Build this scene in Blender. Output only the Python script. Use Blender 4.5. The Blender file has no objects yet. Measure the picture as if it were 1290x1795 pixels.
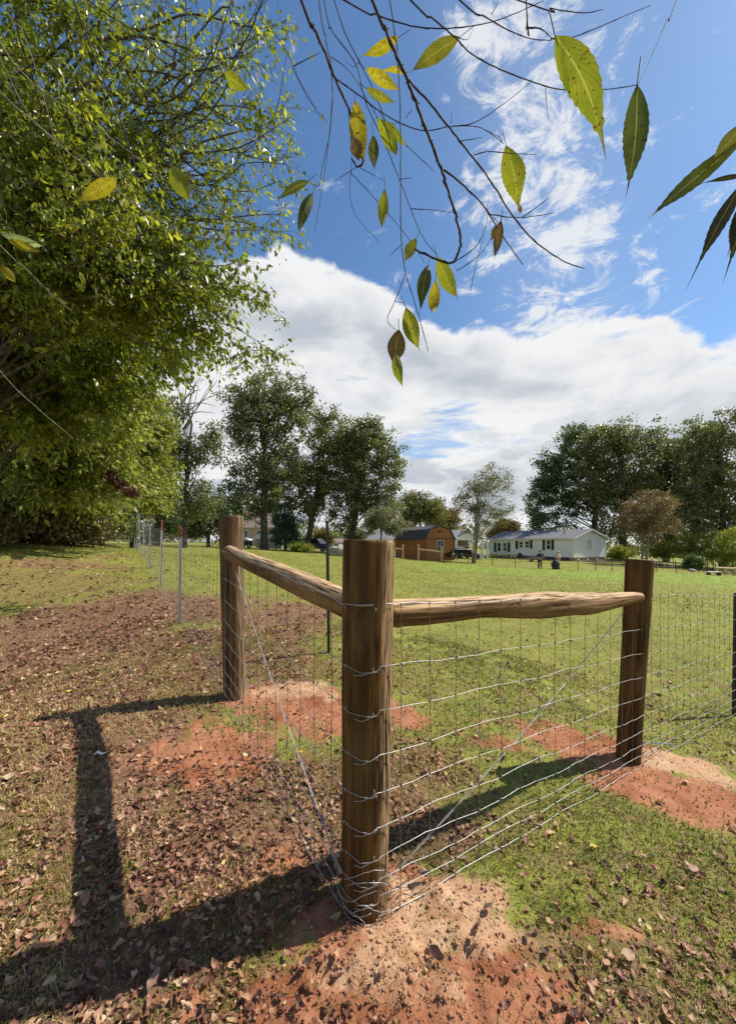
import bpy, bmesh, math, random
import numpy as np
from mathutils import Vector, Matrix, noise as mnoise
R = math.radians
rng = np.random.default_rng(7)
random.seed(7)
sc = bpy.context.scene
COL = sc.collection

# ------------------------------------------------------------------ camera
F, CX, HY, ZC = 670.0, 645.0, 950.0, 1.49      # focal length in pixels of the 1290 wide photo, horizon row, eye height
cam = bpy.data.cameras.new('camera'); camo = bpy.data.objects.new('camera', cam); COL.objects.link(camo)
camo.location = (0, 0, ZC); camo.rotation_euler = (R(90), 0, 0)
cam.sensor_fit = 'HORIZONTAL'; cam.sensor_width = 36; cam.lens = 36*F/1290
cam.shift_y = (HY-897.5)/1290
cam.clip_start = 0.05; cam.clip_end = 3000
sc.camera = camo
# ------------------------------------------------------------------ sun, sky, exposure
SUN_EL, SUN_AZ = 50.0, 72.0                    # azimuth clockwise from +Y
sd = bpy.data.lights.new('sun', 'SUN'); so = bpy.data.objects.new('sun', sd); COL.objects.link(so)
sd.energy = 5.0; sd.angle = R(0.55); sd.color = (1.0, 0.93, 0.80)
sv = Vector((math.sin(R(SUN_AZ))*math.cos(R(SUN_EL)), math.cos(R(SUN_AZ))*math.cos(R(SUN_EL)), math.sin(R(SUN_EL))))
so.rotation_euler = sv.to_track_quat('Z', 'Y').to_euler(); so.location = (20, 10, 30)
sc.view_settings.view_transform = 'Standard'; sc.view_settings.look = 'None'
sc.view_settings.exposure = 0.48; sc.view_settings.gamma = 1.0
sc.view_settings.use_curve_mapping = False

class NT:
    def __init__(s, tree): s.t = tree; s.n = tree.nodes; s.l = tree.links
    def node(s, typ, **kw):
        nd = s.n.new(typ)
        for k, v in kw.items():
            if k.startswith('i_'):
                key = k[2:]
                key = int(key) if key.isdigit() else key.replace('_', ' ')
                s.set(nd.inputs[key], v)
            else: setattr(nd, k, v)
        return nd
    def set(s, inp, v):
        if isinstance(v, bpy.types.NodeSocket): s.l.new(v, inp)
        elif isinstance(v, (tuple, list)) and inp.type == 'RGBA' and len(v) == 3: inp.default_value = (*v, 1)
        else: inp.default_value = v
    def math(s, op, a, b=0.0, c=0.0, clamp=False):
        nd = s.n.new('ShaderNodeMath'); nd.operation = op; nd.use_clamp = clamp
        s.set(nd.inputs[0], a); s.set(nd.inputs[1], b)
        if op in ('MULTIPLY_ADD', 'COMPARE', 'SMOOTH_MIN'): s.set(nd.inputs[2], c)
        return nd.outputs[0]
    def mix(s, f, a, b, blend='MIX'):
        nd = s.n.new('ShaderNodeMix'); nd.data_type = 'RGBA'; nd.blend_type = blend
        s.set(nd.inputs[0], f); s.set(nd.inputs[6], a); s.set(nd.inputs[7], b)
        return nd.outputs[2]
    def smooth(s, v, lo, hi, a=0.0, b=1.0):
        nd = s.n.new('ShaderNodeMapRange'); nd.interpolation_type = 'SMOOTHSTEP'
        s.set(nd.inputs[0], v); s.set(nd.inputs[1], lo); s.set(nd.inputs[2], hi); s.set(nd.inputs[3], a); s.set(nd.inputs[4], b)
        return nd.outputs[0]
    def lin(s, v, lo, hi, a=0.0, b=1.0):
        nd = s.n.new('ShaderNodeMapRange')
        s.set(nd.inputs[0], v); s.set(nd.inputs[1], lo); s.set(nd.inputs[2], hi); s.set(nd.inputs[3], a); s.set(nd.inputs[4], b)
        return nd.outputs[0]
    def noise(s, vec, scale=5, detail=6, rough=.55, dist=0.0, out=0):
        nd = s.n.new('ShaderNodeTexNoise')
        s.set(nd.inputs['Vector'], vec); s.set(nd.inputs['Scale'], scale); s.set(nd.inputs['Detail'], detail)
        s.set(nd.inputs['Roughness'], rough); s.set(nd.inputs['Distortion'], dist)
        return nd.outputs[out]
    def scale(s, vec, xyz, loc=(0, 0, 0)):
        nd = s.n.new('ShaderNodeMapping'); s.set(nd.inputs[0], vec); nd.inputs['Scale'].default_value = xyz; nd.inputs['Location'].default_value = loc
        return nd.outputs[0]
    def ramp(s, f, pts, interp='LINEAR'):
        nd = s.n.new('ShaderNodeValToRGB'); cr = nd.color_ramp; cr.interpolation = interp
        while len(cr.elements) < len(pts): cr.elements.new(0.5)
        for e, (p, c) in zip(cr.elements, pts):
            e.position = p; e.color = (c, c, c, 1) if isinstance(c, (int, float)) else (*c, 1)
        s.set(nd.inputs[0], f); return nd.outputs[0]
    def attr(s, name): return s.node('ShaderNodeAttribute', attribute_name=name).outputs['Fac']
    def obj(s): return s.n.new('ShaderNodeTexCoord').outputs['Object']
    def pos(s): return s.n.new('ShaderNodeNewGeometry').outputs['Position']
    def bump(s, h, strength=.5, dist=.01):
        nd = s.n.new('ShaderNodeBump'); nd.inputs['Strength'].default_value = strength; nd.inputs['Distance'].default_value = dist
        s.set(nd.inputs['Height'], h); return nd.outputs[0]

world = bpy.data.worlds.new('World'); sc.world = world; world.use_nodes = True
w = NT(world.node_tree); w.n.clear()
sky = w.node('ShaderNodeTexSky', sky_type='NISHITA', sun_disc=False, sun_elevation=R(SUN_EL), sun_rotation=R(SUN_AZ), air_density=1.0, dust_density=.6, ozone_density=2.2, altitude=250)
gen = w.node('ShaderNodeTexCoord').outputs['Generated']
sx = w.node('ShaderNodeSeparateXYZ', i_0=gen)
X_, Y_, Z_ = sx.outputs
hyp = w.math('MAXIMUM', w.math('SQRT', w.math('ADD', w.math('MULTIPLY', X_, X_), w.math('MULTIPLY', Y_, Y_))), .02)
tanel = w.math('DIVIDE', Z_, hyp)
az = w.math('ARCTAN2', X_, Y_)
azn = w.lin(az, R(-60), R(60), 0, 1)
bank = [(-60, .5), (-30, .60), (-20, .68), (-12.2, .773), (-6, .745), (0, .69), (4.7, .64), (13, .555), (20.8, .515), (27, .515), (33, .51), (38, .455), (42, .38), (60, .40)]
vtop = w.ramp(azn, [((a+60)/120, v) for a, v in bank])
# noises on the sky directions
n_big = w.noise(w.scale(gen, (1, 1, 1.3)), 3.2, 8, .58, .25)
n_fine = w.noise(w.scale(gen, (1, 1, 1.5), (3, 1, 2)), 9.0, 9, .62, .4)
edge = w.math('ADD', w.math('SUBTRACT', vtop, tanel), w.math('MULTIPLY', w.math('SUBTRACT', n_big, .5), .12))
edge = w.math('ADD', edge, w.math('MULTIPLY', w.math('SUBTRACT', n_fine, .5), .14))
bankd = w.smooth(edge, -.008, .022)
# blue gaps low in the bank
gapn = w.noise(w.scale(gen, (1, 1, 4.5), (5.3, 2.2, 1)), 4.0, 8, .6, .3)
gz = w.math('DIVIDE', w.math('SUBTRACT', tanel, .30), .11)
gband = w.math('EXPONENT', w.math('MULTIPLY', w.math('MULTIPLY', gz, gz), -1))
gaz = w.math('DIVIDE', w.math('SUBTRACT', az, R(10)), R(13))
gband = w.math('MULTIPLY', gband, w.math('EXPONENT', w.math('MULTIPLY', w.math('MULTIPLY', gaz, gaz), -1)))
gap = w.smooth(w.math('ADD', gapn, w.math('MULTIPLY', gband, .17)), .62, .76, 0, .7)
bankd = w.math('MULTIPLY', bankd, w.math('SUBTRACT', 1, gap))
# wispy cirrus ribbons higher up
wn = w.noise(w.scale(gen, (1.0, 1.3, 2.0), (2.9, 1.4, .6)), 9.5, 11, .70, .5)
rib = w.math('DIVIDE', w.math('SUBTRACT', az, w.math('ADD', R(23), w.math('MULTIPLY', w.math('SUBTRACT', 1.1, tanel), .12))), R(10.5))
ribm = w.math('EXPONENT', w.math('MULTIPLY', w.math('MULTIPLY', rib, rib), -1))
wisp = w.smooth(w.math('ADD', wn, w.math('MULTIPLY', ribm, .20)), .585, .76, 0, .85)
wisp = w.math('MAXIMUM', wisp, w.math('MULTIPLY', ribm, .10))
cloud = w.math('MAXIMUM', bankd, wisp, clamp=True)
cloud = w.math('MULTIPLY', cloud, w.smooth(Z_, -.02, .02))
shn = w.noise(w.scale(gen, (1, 1, 2.2), (7, 3, 5)), 3.4, 7, .55, .3)
shade = w.smooth(shn, .40, .68)
shade = w.math('MULTIPLY', shade, w.smooth(edge, .0, .12))
shade = w.math('MAXIMUM', shade, w.math('MULTIPLY', w.smooth(w.noise(w.scale(gen, (1, 1, 3.0), (1, 8, 2)), 6.5, 8, .6, .3), .45, .62), w.smooth(tanel, .42, .10)))
ccol = w.mix(shade, (.98, .985, .99), (.55, .60, .68))
skyc = w.mix(1.0, sky.outputs[0], (.74, .95, 1.08), 'MULTIPLY')
bg1 = w.node('ShaderNodeBackground', i_0=skyc, i_1=0.100)
bg2 = w.node('ShaderNodeBackground', i_0=ccol, i_1=0.66)
mx = w.node('ShaderNodeMixShader', i_0=cloud); w.l.new(bg1.outputs[0], mx.inputs[1]); w.l.new(bg2.outputs[0], mx.inputs[2])
wo = w.node('ShaderNodeOutputWorld'); w.l.new(mx.outputs[0], wo.inputs[0])

# ------------------------------------------------------------------ helpers
def P(px, py, Y): return Vector(((px-CX)/F*Y, Y, ZC-(py-HY)/F*Y))

def vnoise(x, y, seed=0):
    xi = np.floor(x).astype(np.int64); yi = np.floor(y).astype(np.int64)
    xf = x-xi; yf = y-yi; xf = xf*xf*(3-2*xf); yf = yf*yf*(3-2*yf)
    def h(a, b):
        n = (a*374761393 + b*668265263 + seed*1442695041) & 0xffffffff
        n = ((n ^ (n >> 13))*1274126177) & 0xffffffff
        return ((n ^ (n >> 16)) & 0xffff)/65535.0
    return (h(xi, yi)*(1-xf)+h(xi+1, yi)*xf)*(1-yf) + (h(xi, yi+1)*(1-xf)+h(xi+1, yi+1)*xf)*yf
def fbm(x, y, seed=0, o=4):
    t = 0; a = .5; s = 0
    for i in range(o):
        t = t + a*vnoise(x, y, seed+i*17); s += a; a *= .5; x = x*2.03+13.1; y = y*2.03+7.7
    return t/s

def tag(o, label=None, cat=None, group=None, kind=None):
    if label: o['label'] = label
    if cat: o['category'] = cat
    if group: o['group'] = group
    if kind: o['kind'] = kind
    return o
def empty(name, loc=(0, 0, 0), label=None, cat=None, group=None, rz=0):
    o = bpy.data.objects.new(name, None); COL.objects.link(o); o.location = loc; o.rotation_euler = (0, 0, rz); o.empty_display_size = .1
    return tag(o, label, cat, group)

def fastmesh(name, V, Fc, k, mat, parent=None, attrs=None, smooth=False):
    """V (n,3), Fc (m,k) arrays -> linked object"""
    V = np.asarray(V, dtype=np.float32).reshape(-1, 3); Fc = np.asarray(Fc, dtype=np.int32).reshape(-1, k)
    me = bpy.data.meshes.new(name)
    me.vertices.add(len(V)); me.vertices.foreach_set('co', V.ravel())
    me.loops.add(Fc.size); me.loops.foreach_set('vertex_index', Fc.ravel())
    me.polygons.add(len(Fc)); me.polygons.foreach_set('loop_start', np.arange(0, Fc.size, k, dtype=np.int32))
    if smooth: me.polygons.foreach_set('use_smooth', np.ones(len(Fc), dtype=bool))
    me.update(calc_edges=True)
    for an, av in (attrs or {}).items():
        a = me.attributes.new(an, 'FLOAT', 'POINT'); a.data.foreach_set('value', np.asarray(av, dtype=np.float32))
    if mat: me.materials.append(mat)
    o = bpy.data.objects.new(name, me); COL.objects.link(o)
    if parent: o.parent = parent
    return o

class MB:
    """collects boxes, tubes and prisms into one mesh; coordinates are local to the parent"""
    def __init__(s): s.v = []; s.f = []
    def add(s, vs, fs):
        b = len(s.v); s.v += [tuple(v) for v in vs]; s.f += [tuple(i+b for i in f) for f in fs]; return s
    def box(s, lo, hi, M=None):
        x0, y0, z0 = lo; x1, y1, z1 = hi
        vs = [Vector(p) for p in ((x0,y0,z0),(x1,y0,z0),(x1,y1,z0),(x0,y1,z0),(x0,y0,z1),(x1,y0,z1),(x1,y1,z1),(x0,y1,z1))]
        if M: vs = [M @ v for v in vs]
        return s.add(vs, [(3,2,1,0),(4,5,6,7),(0,1,5,4),(1,2,6,5),(2,3,7,6),(3,0,4,7)])
    def prism(s, poly, a, b):
        """poly: list of (y,z) extruded along x from a to b"""
        n = len(poly); vs = [(a, y, z) for y, z in poly]+[(b, y, z) for y, z in poly]
        return s.add(vs, [tuple(range(n-1, -1, -1)), tuple(range(n, 2*n))]+[(i, (i+1) % n, n+(i+1) % n, n+i) for i in range(n)])
    def tube(s, pts, rad, sides=6, caps=True):
        pts = [Vector(p) for p in pts]; n = len(pts)
        if not hasattr(rad, '__len__'): rad = [rad]*n
        t0 = (pts[1]-pts[0]).normalized()
        up = Vector((0, 0, 1)) if abs(t0.z) < .9 else Vector((1, 0, 0))
        u = t0.cross(up).normalized(); vs = []; fs = []
        for i, p in enumerate(pts):
            t = (pts[min(i+1, n-1)]-pts[max(i-1, 0)])
            t = t.normalized() if t.length > 1e-9 else t0
            u = (u-t*u.dot(t)); u = u.normalized() if u.length > 1e-6 else t.orthogonal().normalized()
            v = t.cross(u)
            for k in range(sides):
                a = 2*math.pi*k/sides
                vs.append(p+(u*math.cos(a)+v*math.sin(a))*rad[i])
        for i in range(n-1):
            for k in range(sides):
                k2 = (k+1) % sides
                fs.append((i*sides+k, i*sides+k2, (i+1)*sides+k2, (i+1)*sides+k))
        if caps: fs += [tuple(range(sides-1, -1, -1)), tuple((n-1)*sides+k for k in range(sides))]
        return s.add(vs, fs)
    def blob(s, c, r, seg=8, rings=6, rough=0.0, seed=0):
        c = Vector(c); r = Vector(r) if hasattr(r, '__len__') else Vector((r, r, r)); vs = []; fs = []
        for i in range(rings+1):
            th = math.pi*i/rings
            for k in range(seg):
                a = 2*math.pi*k/seg; d = Vector((math.sin(th)*math.cos(a), math.sin(th)*math.sin(a), math.cos(th)))
                q = 1+rough*mnoise.noise(d*2+Vector((seed, 0, 0)))
                vs.append(c+Vector((d.x*r.x, d.y*r.y, d.z*r.z))*q)
        for i in range(rings):
            for k in range(seg): fs.append((i*seg+k, (i+1)*seg+k, (i+1)*seg+(k+1) % seg, i*seg+(k+1) % seg))
        return s.add(vs, fs)
    def build(s, name, mat, parent=None, smooth=False, kind=None, bevel=0):
        me = bpy.data.meshes.new(name); me.from_pydata(s.v, [], s.f); me.update()
        if smooth:
            for p in me.polygons: p.use_smooth = True
        if mat: me.materials.append(mat)
        o = bpy.data.objects.new(name, me); COL.objects.link(o)
        if parent: o.parent = parent
        if kind: o['kind'] = kind
        if bevel:
            m = o.modifiers.new('b', 'BEVEL'); m.width = bevel; m.segments = 2
        return o
def smoothpath(pts, n=4, vals=None):
    """Catmull-Rom through pts"""
    pts = [Vector(p) for p in pts]; out = []; ov = []
    m = len(pts)
    for i in range(m-1):
        p0 = pts[max(i-1, 0)]; p1 = pts[i]; p2 = pts[i+1]; p3 = pts[min(i+2, m-1)]
        for j in range(n):
            t = j/n
            out.append(.5*((2*p1)+(p2-p0)*t+(2*p0-5*p1+4*p2-p3)*t*t+(3*p1-p0-3*p2+p3)*t**3))
            if vals: ov.append(vals[i]*(1-t)+vals[i+1]*t)
    out.append(pts[-1])
    if vals: ov.append(vals[-1])
    return (out, ov) if vals else out

# ------------------------------------------------------------------ materials
def mat(name, f):
    m = bpy.data.materials.new(name); m.use_nodes = True
    t = NT(m.node_tree); t.n.clear()
    sh = f(t); out = t.node('ShaderNodeOutputMaterial'); t.l.new(sh, out.inputs[0]); return m
def principled(t, col, rough=.7, metal=0.0, normal=None, spec=.3):
    b = t.node('ShaderNodeBsdfPrincipled'); t.set(b.inputs['Base Color'], col); t.set(b.inputs['Roughness'], rough)
    b.inputs['Metallic'].default_value = metal; b.inputs['Specular IOR Level'].default_value = spec
    if normal is not None: t.set(b.inputs['Normal'], normal)
    return b.outputs[0]
def noisy(name, c1, c2, scale=6, rough=.75, stretch=(1, 1, 1), bump=.3, bd=.005, metal=0, spec=.3, detail=6):
    def f(t):
        v = t.scale(t.obj(), stretch); n = t.noise(v, scale, detail)
        return principled(t, t.mix(t.smooth(n, .32, .68), c1, c2), rough, metal, t.bump(n, bump, bd) if bump else None, spec)
    return mat(name, f)
def foliage(name, ramp, trans=.35, rough=.45, spec=.35):
    def f(t):
        c = t.ramp(t.attr('rnd'), ramp)
        p = principled(t, c, rough, 0, None, spec)
        tr = t.node('ShaderNodeBsdfTranslucent'); t.set(tr.inputs[0], t.mix(1.0, c, (1.35, 1.45, .7), 'MULTIPLY'))
        mxx = t.node('ShaderNodeMixShader', i_0=trans); t.l.new(p, mxx.inputs[1]); t.l.new(tr.outputs[0], mxx.inputs[2])
        return mxx.outputs[0]
    return mat(name, f)

def wood_f(dark, light, grey, sc_=1.0):
    def f(t):
        o = t.obj(); sep = t.node('ShaderNodeSeparateXYZ', i_0=o)
        grain = t.noise(t.scale(o, (26*sc_, 26*sc_, 1.6*sc_)), 1.0, 9, .62, .8)
        fine = t.noise(t.scale(o, (95*sc_, 95*sc_, 5*sc_)), 1.0, 5, .6, .4)
        blotch = t.noise(t.scale(o, (5, 5, 2.4)), 1.0, 5, .6, .5)
        stain = t.noise(t.scale(o, (9, 9, 5), (4, 2, 8)), 1.0, 6, .65, 1.0)
        c = t.mix(t.smooth(grain, .35, .68), dark, light)
        c = t.mix(t.smooth(blotch, .42, .7, 0, .55), c, grey)
        c = t.mix(t.smooth(stain, .60, .72, 0, .7), c, tuple(x*.45 for x in dark))
        c = t.mix(t.smooth(fine, .5, .75, 0, .45), c, tuple(x*.35 for x in dark))
        wv = t.smooth(t.math('ADD', t.attr('lit_side'), t.math('MULTIPLY', t.math('SUBTRACT', grain, .5), 1.3)), .35, .75)  # sunlit side painted into the wood colour, pale with some weathered grain
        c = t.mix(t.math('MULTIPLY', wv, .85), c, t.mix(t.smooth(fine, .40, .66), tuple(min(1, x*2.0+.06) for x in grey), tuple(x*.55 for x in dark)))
        h = t.math('ADD', t.math('MULTIPLY', grain, .8), t.math('MULTIPLY', fine, .5))
        return principled(t, c, .82, 0, t.bump(h, .9, .006), .2)
    return f
M = {}
M['post'] = mat('treated_pine', wood_f((.038, .017, .005), (.150, .072, .020), (.165, .098, .040)))
M['post_grey'] = mat('weathered_pine', wood_f((.050, .026, .011), (.130, .075, .032), (.165, .110, .058)))
M['rail'] = mat('peeled_rail', wood_f((.085, .042, .016), (.250, .145, .062), (.29, .19, .10)))
M['endgrain'] = noisy('end_grain', (.28, .21, .13), (.46, .38, .27), 14, .9, (1, 1, 1), .4, .003)
M['wire'] = mat('galvanised_wire', lambda t: principled(t, t.mix(t.noise(t.obj(), 30, 3), (.27, .27, .27), (.50, .505, .50)), .46, .62, None, .5))
M['darkwire'] = mat('dark_wire', lambda t: principled(t, t.mix(t.noise(t.obj(), 40, 3), (.10, .085, .07), (.26, .24, .21)), .5, .6, None, .4))  # darker copy of the wire, the stays' unlit side put into its colour
M['galv'] = noisy('galvanised_steel', (.36, .38, .40), (.56, .58, .60), 9, .42, (1, 1, .2), .1, .001, .65, .5)
M['rust'] = noisy('rust_red_paint', (.20, .055, .025), (.32, .10, .05), 20, .7, (1, 1, 1), .2)
M['black_steel'] = noisy('black_steel', (.008, .010, .010), (.028, .030, .028), 20, .35, (1, 1, .3), .1, .001, 0, .5)
M['white'] = noisy('white_paint', (.74, .75, .75), (.82, .82, .80), 4, .5, (1, 1, 1), 0)
M['siding'] = noisy('white_vinyl_siding', (.78, .79, .79), (.86, .86, .85), 1.5, .5, (1, 1, .4), 0)
M['shingle'] = noisy('grey_shingles', (.11, .115, .125), (.20, .205, .22), 9, .9, (1, 1, 3), .3, .02)
M['shutter'] = noisy('green_shutter', (.008, .035, .026), (.014, .055, .040), 5, .5, (1, 1, 1), 0)
M['glass'] = mat('window_glass', lambda t: principled(t, (.018, .022, .026), .06, 0, None, .6))
M['brick'] = noisy('brick_base', (.22, .13, .10), (.36, .25, .21), 12, .9, (1, 1, 3), .3, .01)
M['skirt'] = noisy('dark_skirting', (.045, .042, .040), (.10, .09, .085), 8, .9)
M['barnwood'] = noisy('barn_wood', (.26, .105, .028), (.38, .165, .050), 2.2, .7, (4, 4, .4), .2, .01)
M['barnroof'] = noisy('barn_roof', (.050, .052, .060), (.085, .085, .095), 5, .75, (1, 1, 3), .1)
M['trim'] = noisy('brown_trim', (.12, .045, .015), (.18, .07, .025), 5, .7)
M['fencewood'] = noisy('pale_fence_wood', (.40, .28, .14), (.58, .43, .25), 6, .8, (1, 1, 1), .2)
M['tan_brick'] = noisy('tan_brick', (.33, .25, .18), (.45, .35, .26), 6, .9, (1, 1, 2), .2)
M['brown_roof'] = noisy('brown_roof', (.16, .115, .10), (.24, .18, .16), 4, .9)
M['grey_shed'] = noisy('grey_shed_wall', (.20, .21, .21), (.28, .29, .29), 3, .7, (1, 1, 1), 0)
M['rock'] = noisy('rock', (.22, .20, .17), (.42, .38, .32), 4, .9, (1, 1, 1), .6, .05)
M['bark'] = noisy('dark_bark', (.045, .036, .028), (.12, .10, .08), 5, .95, (3, 3, .5), .7, .03)
M['bark_pale'] = noisy('pale_bark', (.16, .13, .10), (.32, .27, .21), 5, .9, (3, 3, .6), .5, .02)
M['twig'] = noisy('twig_bark', (.020, .014, .014), (.060, .042, .036), 60, .8, (1, 1, 1), .4, .002)
M['twig_pale'] = noisy('pale_twig_bark', (.12, .11, .085), (.26, .24, .18), 60, .8, (1, 1, 1), .4, .002)
M['black'] = noisy('black_rubber', (.012, .012, .012), (.03, .03, .03), 5, .7)
M['carpaint_black'] = mat('black_car_paint', lambda t: principled(t, (.012, .013, .016), .15, 0, None, .6))
M['carpaint_white'] = mat('white_car_paint', lambda t: principled(t, (.72, .73, .74), .2, 0, None, .6))
M['carpaint_blue'] = mat('blue_grey_car_paint', lambda t: principled(t, (.06, .085, .12), .18, 0, None, .6))
M['skin'] = noisy('skin', (.36, .20, .13), (.42, .25, .17), 6, .6, (1, 1, 1), 0)
M['cloth_dark'] = noisy('dark_cloth', (.020, .022, .026), (.045, .048, .052), 8, .9)
M['cloth_pink'] = noisy('pale_pink_cloth', (.62, .40, .33), (.74, .52, .44), 8, .9)
M['cloth_pale'] = noisy('pale_cloth', (.50, .47, .42), (.66, .63, .58), 8, .9)
M['hide'] = noisy('donkey_hide', (.018, .012, .011), (.045, .032, .028), 6, .9)
M['muzzle'] = noisy('pale_muzzle', (.45, .42, .40), (.6, .57, .55), 6, .9)

G1 = [(0, (.020, .038, .010)), (.35, (.042, .075, .016)), (.7, (.075, .11, .024)), (1, (.12, .15, .035))]
M['leaf_oak'] = foliage('oak_leaves', [(0, (.065, .078, .030)), (.4, (.125, .140, .055)), (.8, (.20, .205, .090)), (1, (.32, .27, .14))], .35, .38, .6)
M['leaf_dark'] = foliage('dark_leaves', [(0, (.038, .062, .022)), (.5, (.085, .125, .042)), (1, (.165, .195, .07))], .3, .4, .55)
M['leaf_near'] = foliage('near_tree_leaves', [(0, (.075, .095, .016)), (.35, (.155, .185, .026)), (.75, (.255, .280, .040)), (.92, (.40, .37, .06)), (1, (.52, .34, .08))], .55, .33, .6)
M['leaf_light'] = foliage('light_leaves', [(0, (.10, .125, .030)), (.5, (.22, .245, .055)), (.85, (.40, .39, .09)), (1, (.60, .46, .15))], .5)
M['leaf_mixed'] = foliage('olive_leaves', [(0, (.075, .085, .028)), (.5, (.15, .155, .050)), (.8, (.24, .20, .075)), (1, (.34, .24, .10))], .35)
M['leaf_autumn'] = foliage('autumn_leaves', [(0, (.09, .08, .03)), (.5, (.20, .15, .055)), (1, (.34, .20, .09))], .3)
M['leaf_russet'] = foliage('russet_leaves', [(0, (.085, .065, .034)), (.5, (.18, .12, .065)), (1, (.28, .19, .11))], .3)
M['leaf_pale'] = foliage('pale_leaves', [(0, (.11, .12, .07)), (.5, (.22, .22, .13)), (1, (.36, .34, .23))], .3)
M['leaf_spruce'] = foliage('spruce_needles', [(0, (.03, .055, .035)), (.5, (.06, .10, .065)), (1, (.13, .18, .12))], .15)
M['brush'] = foliage('dry_brush', [(0, (.07, .055, .026)), (.5, (.17, .14, .062)), (1, (.34, .27, .14))], .2)
M['dead'] = foliage('dead_leaves', [(0, (.05, .024, .014)), (.5, (.11, .05, .03)), (1, (.19, .10, .06))], .25)
M['blade'] = foliage('grass_blades', [(0, (.085, .105, .014)), (.3, (.140, .155, .024)), (.55, (.235, .215, .050)), (.72, (.37, .28, .11)), (1, (.55, .40, .23))], .35, .5, .3)
M['litter'] = foliage('leaf_litter', [(0, (.055, .022, .015)), (.3, (.18, .074, .048)), (.55, (.32, .155, .100)), (.8, (.45, .28, .17)), (.95, (.58, .42, .27)), (1, (.6, .48, .15))], .2, .55, .35)
M['clod'] = foliage('soil_clods', [(0, (.16, .062, .034)), (.5, (.33, .165, .095)), (1, (.52, .36, .22))], 0, .9, .1)

# ------------------------------------------------------------------ terrain
_ctl = [(0, 1.57, 0), (-1.1, 3.12, .21), (1.95, 2.79, -.135), (3.77, 3.95, -.31), (-2.8, 5.7, .30), (-4.5, 8.3, .50), (-6.2, 10.9, .73),
        (-7.9, 13.4, .93), (-11.3, 18.6, 1.06), (-14.7, 23.8, 1.13), (-.43, 4.2, .27), (-1.3, 1.4, .10), (1.3, 1.2, -.14), (0, .7, -.04), (0, -1, -.10), (-2.5, 2.5, .24)]
def _cp(px, py, Y): p = P(px, py, Y); _ctl.append((p.x, p.y, p.z))
for a in [(0, 953, 13), (100, 949, 17), (200, 954, 23), (330, 961, 30), (450, 963, 45), (560, 970, 45), (640, 975, 44), (765, 984, 41), (857, 977, 70), (1005, 984, 55),
          (1060, 987, 58), (961, 997, 38), (1240, 1004, 42), (1150, 988, 60), (1290, 1006, 50), (20, 1060, 7.5), (700, 1010, 18), (900, 1030, 16), (1150, 1060, 10), (520, 995, 18), (0, 1250, 3.3)]: _cp(*a)
_ctl += [(-60, 30, 1.5), (-30, 10, 1.6), (-10, 0, .6), (-40, -40, .5), (40, -40, -2.5), (0, -60, -.8), (60, 20, -3.5), (110, 90, -4), (40, 130, -1.5), (0, 150, -.5), (-60, 130, 1.2), (-120, 80, 2), (15, 5, -1.0), (8, 0, -.65),
         (300, 300, -6), (-300, 300, 2), (0, 400, -3), (-300, -300, 0), (300, -300, -5)]
_ctl = np.array(_ctl, float)
def _w(x): return np.arcsinh(np.asarray(x, float)/3.0)
_cu, _cv = _w(_ctl[:, 0]), _w(_ctl[:, 1])
def _k(d2): return np.where(d2 > 1e-12, .5*d2*np.log(np.maximum(d2, 1e-12)), 0)
_n = len(_ctl)
_A = np.zeros((_n+3, _n+3)); _A[:_n, :_n] = _k((_cu[:, None]-_cu)**2+(_cv[:, None]-_cv)**2)+np.eye(_n)*.004
_A[:_n, _n] = 1; _A[:_n, _n+1] = _cu; _A[:_n, _n+2] = _cv; _A[_n:, :_n] = _A[:_n, _n:].T
_b = np.zeros(_n+3); _b[:_n] = _ctl[:, 2]
_sol = np.linalg.solve(_A, _b)
def ht0(x, y):
    u, v = _w(x), _w(y); s = _sol[_n]+_sol[_n+1]*u+_sol[_n+2]*v
    for i in range(_n): s = s+_sol[i]*_k((u-_cu[i])**2+(v-_cv[i])**2)
    return s
def Gp(px, py, z=None):
    """ground point seen at a photo pixel"""
    Y = .3*1.0025**np.arange(1, 2700); hit = np.nonzero(ZC-(py-HY)/F*Y < ht0((px-CX)/F*Y, Y))[0]
    if len(hit): Y = Y[hit[0]]; return np.array([(px-CX)/F*Y, Y])
    return np.array([(px-CX)/F*60, 60.])
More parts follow.
